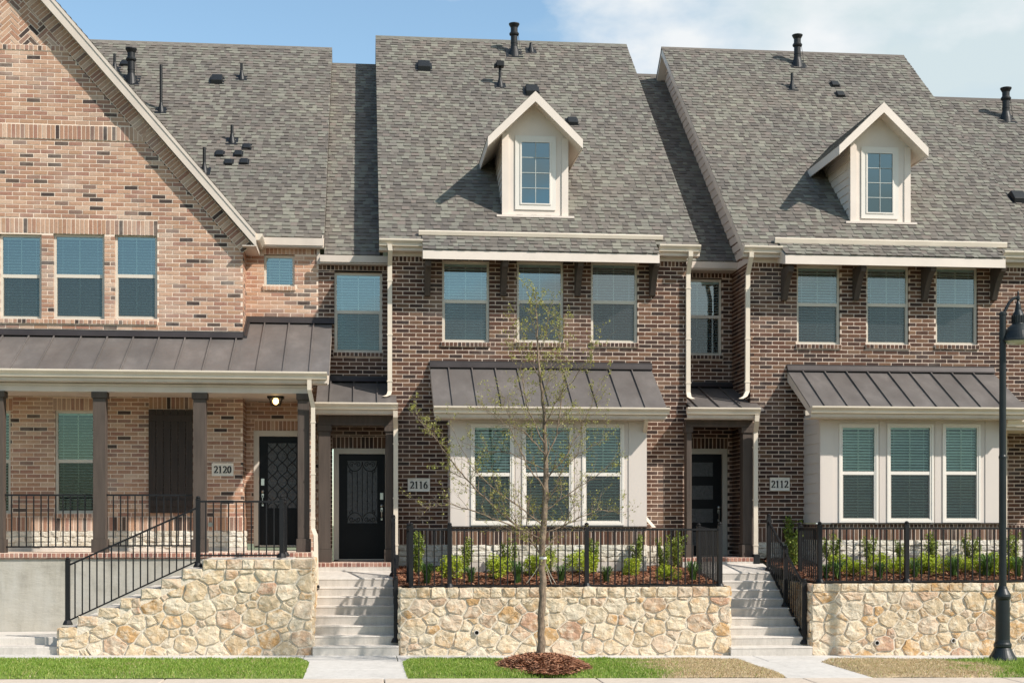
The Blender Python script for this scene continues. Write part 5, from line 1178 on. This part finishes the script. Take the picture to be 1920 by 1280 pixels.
PROT = {'ball': [proto_ball() for _ in range(4)], 'tall': [proto_tall() for _ in range(4)], 'tuft': [proto_tuft() for _ in range(3)]}
MATL = {'ball': 'leaf_lime', 'tall': 'leaf_green', 'tuft': 'leaf_tuft'}
CACHE = {}; BAYS = [(PX(847, YB), PX(1210, YB)), (PX(1540, YB), PX(1875, YB))]
def plant(kind, u, v, bedf, s, label, group, k):
    name = {'ball': 'round_shrub', 'tall': 'upright_shrub', 'tuft': 'grass_tuft'}[kind]
    d = ray(u, v); Y = 25.0
    for _ in range(30):                                        # where the sight line meets the bed
        x_ = Y*d.x/d.y; z = bedf(x_, Y); ym = 26.3 if any(a-.15 < x_ < b+.15 for a, b in BAYS) else 27.35; Y = .5*Y+.5*min(ym, max(24.75, (z-EYE)*d.y/d.z))
    X = Y*d.x/d.y; z = bedf(X, Y); cat = 'shrub' if kind != 'tuft' else 'ornamental grass'
    if kind == 'tuft':
        key = (kind, k % 3)
        if key not in CACHE: mb, _ = PROT[kind][k % 3]; o = mb.build(name, MATL[kind]); CACHE[key] = o
        else: o = CACHE[key].copy(); scene.collection.objects.link(o)
        o.location = (X, Y, z-.01); tag(o, label, cat, group)
    else:
        key = (kind, k % 4)
        if key not in CACHE:
            o = thing(name, label, cat, (0, 0, 0), group); mb, st = PROT[kind][k % 4]; mb.build('foliage', MATL[kind], o); st.build('stem', 'bark', o); CACHE[key] = o
        else: o = copy_tree(CACHE[key])
        o.location = (X, Y, z-.01); tag(o, label, cat, group)
    s *= {'ball': .82, 'tall': .95, 'tuft': .95}[kind]*R.uniform(.82, 1.15); o.scale = (s, s, s*R.uniform(.92, 1.08)); o.rotation_euler = (0, 0, R.uniform(0, 6.28))
WM, WR = 'the middle bed', 'the right bed'
def seq(kind, lst, bedf, wh, s, base, group):
    for i, it in enumerate(lst):
        u, v = it[0], it[1]; sc = it[2] if len(it) > 2 else s
        plant(kind, u, v, bedf, sc, base+', '+it[3], group, i)
seq('tall', [(784, 1078, 1.15, 'leftmost, behind the fence corner post'), (871, 1071, 1.0, 'above the second lime shrub from the left'), (953, 1068, 1.0, 'left of the tree trunk, before the white stone'), (1030, 1068, .9, 'just right of the tree trunk'), (1114, 1066, 1.0, 'right of the middle fence post'), (1193, 1066, 1.05, 'between two lime shrubs right of the tree'), (1243, 1072, 1.0, 'second from the right end'), (1268, 1064, 1.3, 'tallest, at the right end by the fence return')], zM, WM, 1, 'green upright shrub of the middle bed', 'upright shrubs of the middle bed')
seq('ball', [(849, 1084, 1, 'beside the second fence post'), (937, 1083, 1.05, 'midway between second post and tree'), (1009, 1076, 1.1, 'right behind the tree trunk'), (1099, 1078, 1.1, 'behind the middle fence post'), (1187, 1079, 1.05, 'right of the middle fence post'), (1246, 1087, .95, 'rightmost, in front of the tallest shrub')], zM, WM, 1, 'round lime shrub of the middle bed', 'lime shrubs of the middle bed')
seq('tuft', [(800, 1094, 1.2, 'leftmost, near the fence corner'), (883, 1092, 1, 'between the first two lime shrubs'), (970, 1092, 1, 'left of the tree trunk'), (1052, 1090, 1, 'right of the tree trunk'), (1137, 1089, 1, 'right of the middle fence post'), (1299, 1088, 1.1, 'rightmost, near the fence return')], zM, WM, 1, 'dark grassy tuft of the middle bed', 'grassy tufts of the middle bed')
seq('tall', [(1482, 1040, 1.35, 'dark one against the brick by the stair rail'), (1489, 1062, 1.45, 'beside the sloping stair rail'), (1560, 1060, 1.1, 'right of the fence corner'), (1629, 1060, 1.1, 'left of the middle post'), (1688, 1046, .85, 'small one just left of the middle post'), (1752, 1060, 1.05, 'right of the middle post'), (1820, 1058, 1.1, 'left of the street lamp'), (1898, 1062, 1.3, 'right of the street lamp')], zR2, WR, 1, 'green upright shrub of the right bed', 'upright shrubs of the right bed')
seq('ball', [(1577, 1072, 1, 'first from the fence corner'), (1602, 1079, .95, 'low one in front, second from the corner'), (1648, 1068, 1, 'left of the middle post'), (1681, 1072, 1, 'touching the middle post'), (1714, 1072, .95, 'first right of the middle post'), (1743, 1076, 1.05, 'second right of the middle post'), (1788, 1066, 1.05, 'third right of the middle post'), (1814, 1074, .9, 'fourth right of the middle post'), (1857, 1074, 1.05, 'just left of the lamp pole'), (1884, 1074, 1, 'hidden partly by the lamp pole')], zR2, WR, 1, 'round lime shrub of the right bed', 'lime shrubs of the right bed')
seq('tuft', [(1549, 1082, 1, 'nearest the fence corner'), (1570, 1085, 1, 'second from the fence corner'), (1650, 1083, 1, 'left of the middle post'), (1715, 1083, 1, 'right of the middle post'), (1789, 1080, 1, 'midway between post and lamp'), (1851, 1080, 1.1, 'just left of the lamp pole'), (1908, 1080, 1.1, 'just right of the lamp pole')], zR2, WR, 1, 'dark grassy tuft of the right bed', 'grassy tufts of the right bed')
# ================================================================== lawn strips
def hump(x, y): return .05+.018*mnoise.noise(Vector((x*.9, y*1.3, 5)))
def lawn(x0, x1, label, dry, n):
    y0, y1 = 20.57, 23.08; base = MB(); nx, ny = int((x1-x0)/.3), 9; zf_ = lambda x, y: GZ(x)+hump(x, y)-.05*(max(0, 1-(x-x0)/.12)+max(0, 1-(x1-x)/.12)+max(0, 1-(y-y0)/.12)+max(0, 1-(y1-y)/.12))
    for i in range(nx):
        for j in range(ny):
            a, b = x0+(x1-x0)*i/nx, x0+(x1-x0)*(i+1)/nx; c, d = y0+(y1-y0)*j/ny, y0+(y1-y0)*(j+1)/ny; mi = 1 if dry((a+b)/2, (c+d)/2) > .5 else 0
            base.add([(a, c, zf_(a, c)), (b, c, zf_(b, c)), (b, d, zf_(b, d)), (a, d, zf_(a, d))], [(0, 1, 2, 3)], mi)
    for _ in range(n):
        x, y = R.uniform(x0-.02, x1+.02), R.uniform(y0-.01, y1+.01); dr = dry(x, y)+R.gauss(0, .18); isd = dr > .5
        dens = mnoise.noise(Vector((x*3, y*3, 9)))
        if ((x-PX(1018, 21.7))/.66)**2+((y-21.75)/1.08)**2 < 1: continue
        if isd and dens < -.25 and R.random() < .5: continue
        h = (R.uniform(.02, .045) if isd else R.uniform(.022, .052)*(1+.5*dens)); a = R.uniform(0, 6.28); l = R.uniform(.1, 1.0)*h*(1.3 if isd else .8); w_ = R.uniform(.003, .006)
        b = Vector((x, y, zf_(x, y)-.005)); t = b+Vector((math.cos(a)*l, math.sin(a)*l, h)); e = Vector((-math.sin(a), math.cos(a), 0))*w_; m = (b+t)/2+Vector((0, 0, h*.15))
        base.add([b-e, b+e, m+e*.8, t, m-e*.8], [(0, 1, 2, 3, 4)], 3 if isd else 2)
    tag(base.build('lawn', ['turf', 'turfdry', 'grass', 'straw']), label, 'grass', kind='stuff')
cl = lambda t: max(0, min(1, t))
xd = PX(1215, 21.8); xe2 = PX(1850, 21.8)
nzf = lambda x, y: .35*mnoise.noise(Vector((x*1.6, y*1.6, 1)))+.2*mnoise.noise(Vector((x*5, y*5, 2)))
lawn(PX(-330, 21.8), WK[0][0]-.01, 'short green grass strip along the kerb, far left', lambda x, y: cl(.08+nzf(x, y)), 42000)
lawn(WK[0][1]+.01, WK[1][0]-.01, 'grass strip around the young tree, green turning straw-brown to the right', lambda x, y: cl(.5+(x-xd)*.75+nzf(x, y)-(.35 if x < xd-1.2 else 0)), 46000)
lawn(WK[1][1]+.01, PX(2150, 21.8), 'dry straw-coloured grass strip at the lamp post foot', lambda x, y: cl(.5+(xe2-x)*.9+nzf(x, y)*1.6-.1*(23.1-y)), 36000)
# ================================================================== the young street tree
TX, TY = PX(1013, 22.0), 22.0
def mound(cx, cy, rx_, ry_, h, n):
    mb = MB(); z0 = GZ(cx)+.055; zf_ = lambda x, y: z0+h*max(0, 1-((x-cx)/rx_)**2-((y-cy)/ry_)**2)**.8+.012*mnoise.noise(Vector((x*6, y*6, 0)))
    rings = 10; seg = 40; vs = []
    for i in range(rings+1):
        for j in range(seg):
            a = 2*math.pi*j/seg; q = i/rings*(1+.06*mnoise.noise(Vector((math.cos(a)*2, math.sin(a)*2, 7)))); x, y = cx+rx_*q*math.cos(a), cy+ry_*q*math.sin(a); vs.append((x, y, zf_(x, y)))
    mb.add(vs, [(i*seg+j, i*seg+(j+1) % seg, (i+1)*seg+(j+1) % seg, (i+1)*seg+j) for i in range(rings) for j in range(seg)], 0)
    for _ in range(n):
        a = R.uniform(0, 6.28); q = math.sqrt(R.random())*1.06; x, y = cx+rx_*q*math.cos(a), cy+ry_*q*math.sin(a); chip(mb, x, y, zf_(x, y)+.012, 1, 1.0)
    tag(mb.build('mulch_ring', ['mulch', 'chip']), 'red-brown mulch mound around the young tree trunk', 'mulch', kind='stuff')
mound(PX(1018, 21.7), 21.72, .68, 1.12, .17, 6500)
TR = thing('young_tree', 'thin young street tree with bare twigs and sparse yellow-green buds, before the middle house', 'tree', (TX, TY, GZ(TX)+.12))
wood = MB(); lf = MB(); trunk = MB()
def T(u, v, dy=0): return W(u, v, TY+dy)
path = [T(1013, 1243), T(1014, 1190), T(1017, 1130), T(1018, 1080), T(1016, 1020), T(1021, 960), T(1024, 890, .05), T(1022, 830, .05), T(1020, 770, .02), T(1012, 700, -.03), T(1008, 640, 0), T(1006, 590, 0), T(1004, 552, .02)]
rad = [.068, .058, .055, .053, .050, .048, .041, .033, .026, .019, .013, .008, .003]
def refine(path, rad, sub=4, j=.008):
    P_, R_ = [], []
    for i in range(len(path)-1):
        for k in range(sub): t = k/sub; P_.append(path[i].lerp(path[i+1], t)+Vector((R.gauss(0, j), R.gauss(0, j), 0))*(k > 0)); R_.append(rad[i]+(rad[i+1]-rad[i])*t)
    return P_+[path[-1]], R_+[rad[-1]]
pp, rr = refine(path, rad); rr = [r*(1+R.uniform(-.06, .06)) for r in rr]; trunk.tube(pp, rr, 12)
def twig(p, d, L, r, depth, leafy):
    n = max(3, int(L/.07)); q = [p]; dd = d.normalized()
    for i in range(n):
        dd = (dd+Vector((R.gauss(0, .16), R.gauss(0, .16), R.gauss(.05, .12)))).normalized(); q.append(q[-1]+dd*L/n)
    wood.tube(q, [max(.0011, r*(1-.85*i/n)) for i in range(n+1)], 5 if r > .006 else 3, 0, False)
    if depth > 0:
        for i in range(1, n+1):
            if R.random() < (.75 if depth > 1 else .6):
                a = (q[i]-q[i-1]).normalized(); s = a.cross(Vector((R.gauss(0, 1), R.gauss(0, 1), R.gauss(0, 1)))).normalized(); twig(q[i], a*.65+s*.75+Vector((0, 0, .25)), L*R.uniform(.28, .52), r*.5*(1-.6*i/n)+.001, depth-1, leafy)
    if depth <= 1:
        for i in range(1, n+1):
            for _ in range(2):
                if R.random() < leafy:
                    for _k in range(R.randint(1, 3)): leaf(lf, q[i]+Vector((R.gauss(0, .016), R.gauss(0, .016), R.gauss(0, .016))), R.uniform(.010, .022), .3)
def limb(u0, v0, pts, r, leafy, dy=.5):
    ys = R.uniform(-dy, dy); P0 = T(u0, v0); path_ = [P0]+[T(u, v, ys*(i+1)/len(pts)) for i, (u, v) in enumerate(pts)]
    q, rr_ = refine(path_, [r*(1-.8*i/len(pts)) for i in range(len(path_))], 5, .012); wood.tube(q, rr_, 6, 0, False); N_ = len(q)
    for i in range(2, N_):
        t = i/N_; a = (q[i]-q[i-1]).normalized()
        for _ in range(2):
            if R.random() < .60:
                s = a.cross(Vector((R.gauss(0, 1), R.gauss(0, 1), R.gauss(0, 1)))).normalized(); twig(q[i], a*.7+s*.7+Vector((0, 0, .3)), R.uniform(.22, .55)*(1-.3*t), rr_[i]*.45+.0015, 2 if r > .008 else 1, leafy)
LB = [(1016, 1040, [(985, 1000), (935, 958), (890, 915), (850, 868), (815, 820), (775, 778)], .018, .45), (1017, 1010, [(960, 985), (895, 960), (845, 945), (795, 950)], .014, .13), (1019, 985, [(975, 950), (925, 915), (880, 870), (845, 800)], .013, .25), (1020, 960, [(1060, 930), (1105, 900), (1150, 862)], .012, .25),
      (1020, 1000, [(1065, 980), (1120, 955), (1168, 960)], .011, .2), (1022, 920, [(985, 870), (960, 810), (950, 740)], .013, .2), (1022, 900, [(1065, 850), (1095, 790), (1120, 730)], .013, .3), (1022, 870, [(1045, 800), (1058, 720), (1050, 640), (1045, 600)], .013, .45), (1021, 830, [(990, 770), (975, 690), (985, 620)], .012, .4),
      (1020, 800, [(1045, 750), (1090, 690), (1128, 650)], .010, .35), (1021, 850, [(985, 810), (940, 790), (905, 760)], .010, .22), (1018, 740, [(1035, 690), (1060, 640)], .008, .45), (1014, 710, [(985, 660), (972, 600)], .008, .5), (1024, 950, [(1055, 880), (1085, 850), (1140, 820)], .010, .3),
      (1018, 1030, [(1050, 1000), (1075, 950), (1082, 900)], .010, .2), (1021, 880, [(960, 850), (915, 845), (870, 830)], .009, .25), (1010, 670, [(1025, 620), (1030, 570)], .006, .5), (1008, 640, [(995, 590), (990, 545)], .005, .5)]
for a in LB: limb(*a)
for i in range(12, len(pp)-1):
    for _ in range(2):
        if R.random() < .75: twig(pp[i], Vector((R.gauss(0, 1), R.gauss(0, 1), 1.3)), R.uniform(.25, .6)*(1-.4*i/len(pp)), .004, 2, .5 if pp[i].z > 3.8 else .25)
trunk.build('trunk', 'bark', TR, smooth=True); wood.build('branches', 'bark', TR, smooth=True); lf.build('crown', 'leaf_bud', TR)
rp = MB()
for e in ((985, 1100, 24.3-22), (1035, 1098, 2.2), (1043, 1099, 2.2)):
    a = T(1018, 1045)+Vector((.0, -.055, 0)); b = W(e[0], e[1], 24.6); b.z = zM(b.x, 24.6)
    rp.tube([a, a.lerp(b, .5)-Vector((0, 0, .03)), b], .005, 5)
c = T(1018, 1045); rp.lathe((c.x, c.y, c.z-.02), [(.058, 0), (.058, .035), (.054, .035)], 14)
tag(rp.build('tree_strap', 'rope'), 'thin white straps tied round the young tree trunk, stretched down to the bed', 'strap')
# ================================================================== street lamp
LY = 22.5; LX = PX(1880, LY); lz = lambda v: PZ(1880, v, LY); LM = thing('street_lamp', 'dark green-black street lamp with bell shade at the right edge of the photo', 'street lamp', (LX, LY, GZ(LX)))
zg = GZ(LX); mb = MB()
mb.lathe((LX, LY, 0), [(.225, zg), (.225, lz(1234)), (.215, lz(1231)), (.185, lz(1226)), (.15, lz(1218)), (.132, lz(1213)), (.142, lz(1211)), (.142, lz(1206)), (.122, lz(1203)), (.116, lz(1198)), (.112, lz(1124)), (.125, lz(1121)), (.132, lz(1117)), (.125, lz(1113)), (.105, lz(1109)), (.078, lz(1103)), (.065, lz(1098))], 32)
mb.build('base', 'lamppaint', LM, smooth=False, bevel=0)
mb = MB()
mb.lathe((LX, LY, 0), [(.060, lz(1100)), (.058, lz(860)), (.064, lz(859)), (.064, lz(855)), (.056, lz(853)), (.052, lz(592)), (.058, lz(591)), (.058, lz(586)), (.03, lz(584))], 24)
mb.build('pole', 'lamppaint', LM, smooth=False)
cu = PX(1909, LY); arm = [Vector((PX(1874, LY)+.02, LY, lz(640))), Vector((PX(1877, LY), LY, lz(610))), Vector((PX(1884, LY), LY, lz(583))), Vector((PX(1893, LY), LY, lz(566))), Vector((PX(1902, LY), LY, lz(558))), Vector((cu, LY, lz(556)))]
mb = MB(); q, r_ = refine(arm, [.028, .028, .026, .024, .022, .02], 4, 0)
for a, b in zip(q, q[1:]): pass
mb.tube(q, r_, 10); mb.tube([Vector((LX+.04, LY, lz(655))), q[2]], .02, 8); mb.build('arm', 'lamppaint', LM, smooth=True)
mb = MB(); L = lambda v: lz(v)
mb.lathe((cu, LY, 0), [(.004, L(544)), (.018, L(548)), (.012, L(553)), (.03, L(556)), (.03, L(561)), (.018, L(564)), (.038, L(570)), (.045, L(575)), (.05, L(581)), (.085, L(588)), (.095, L(592)), (.095, L(606)), (.10, L(607)), (.16, L(613)), (.215, L(621)), (.25, L(630)), (.262, L(635)), (.290, L(638)), (.290, L(640)), (.262, L(640)), (.20, L(625)), (.1, L(615))][::-1], 36)
for i in range(18):
    a = 2*math.pi*i/18; mb.box(cu+.098*math.cos(a)-.006, cu+.098*math.cos(a)+.006, LY+.098*math.sin(a)-.006, LY+.098*math.sin(a)+.006, L(605), L(591))
sh = mb.build('lamp_shade', 'lamppaint', LM)
mb = MB(); mb.lathe((cu, LY, 0), [(.255, L(638.5)), (.24, L(641)), (.17, L(644)), (.05, L(646))][::-1], 30); mb.build('lens', 'lampglass', sh, smooth=True)
mb = MB(); xq = PX(1893, LY)
for i in range(7): a = -math.pi/2+.25+i*.075; x_, y_ = LX+.229*math.cos(a), LY+.229*math.sin(a); mb.box(x_-.0045, x_+.0045, y_-.004, y_+.004, lz(1241)+.0, lz(1241)+.026*(1 if i % 2 else .8))
mb.build('number_marks', 'yellow', LM)
mb = MB()                                                     # weeds round the lamp foot
for _ in range(700):
    a = R.uniform(0, 6.28); q_ = R.uniform(.24, .62); x, y = LX+math.cos(a)*q_*1.2, LY+math.sin(a)*q_*.8-.15; h = R.uniform(.05, .13)*(1.3-q_); d = Vector((R.gauss(0, .4)*h, R.gauss(0, .4)*h, h)); b = Vector((x, y, GZ(x)+.04)); e = Vector((.006, 0, 0)); mb.add([b-e, b+e, b+d], [(0, 1, 2)])
tag(mb.build('weeds', 'grass'), 'green weeds around the foot of the street lamp', 'weeds', kind='stuff')
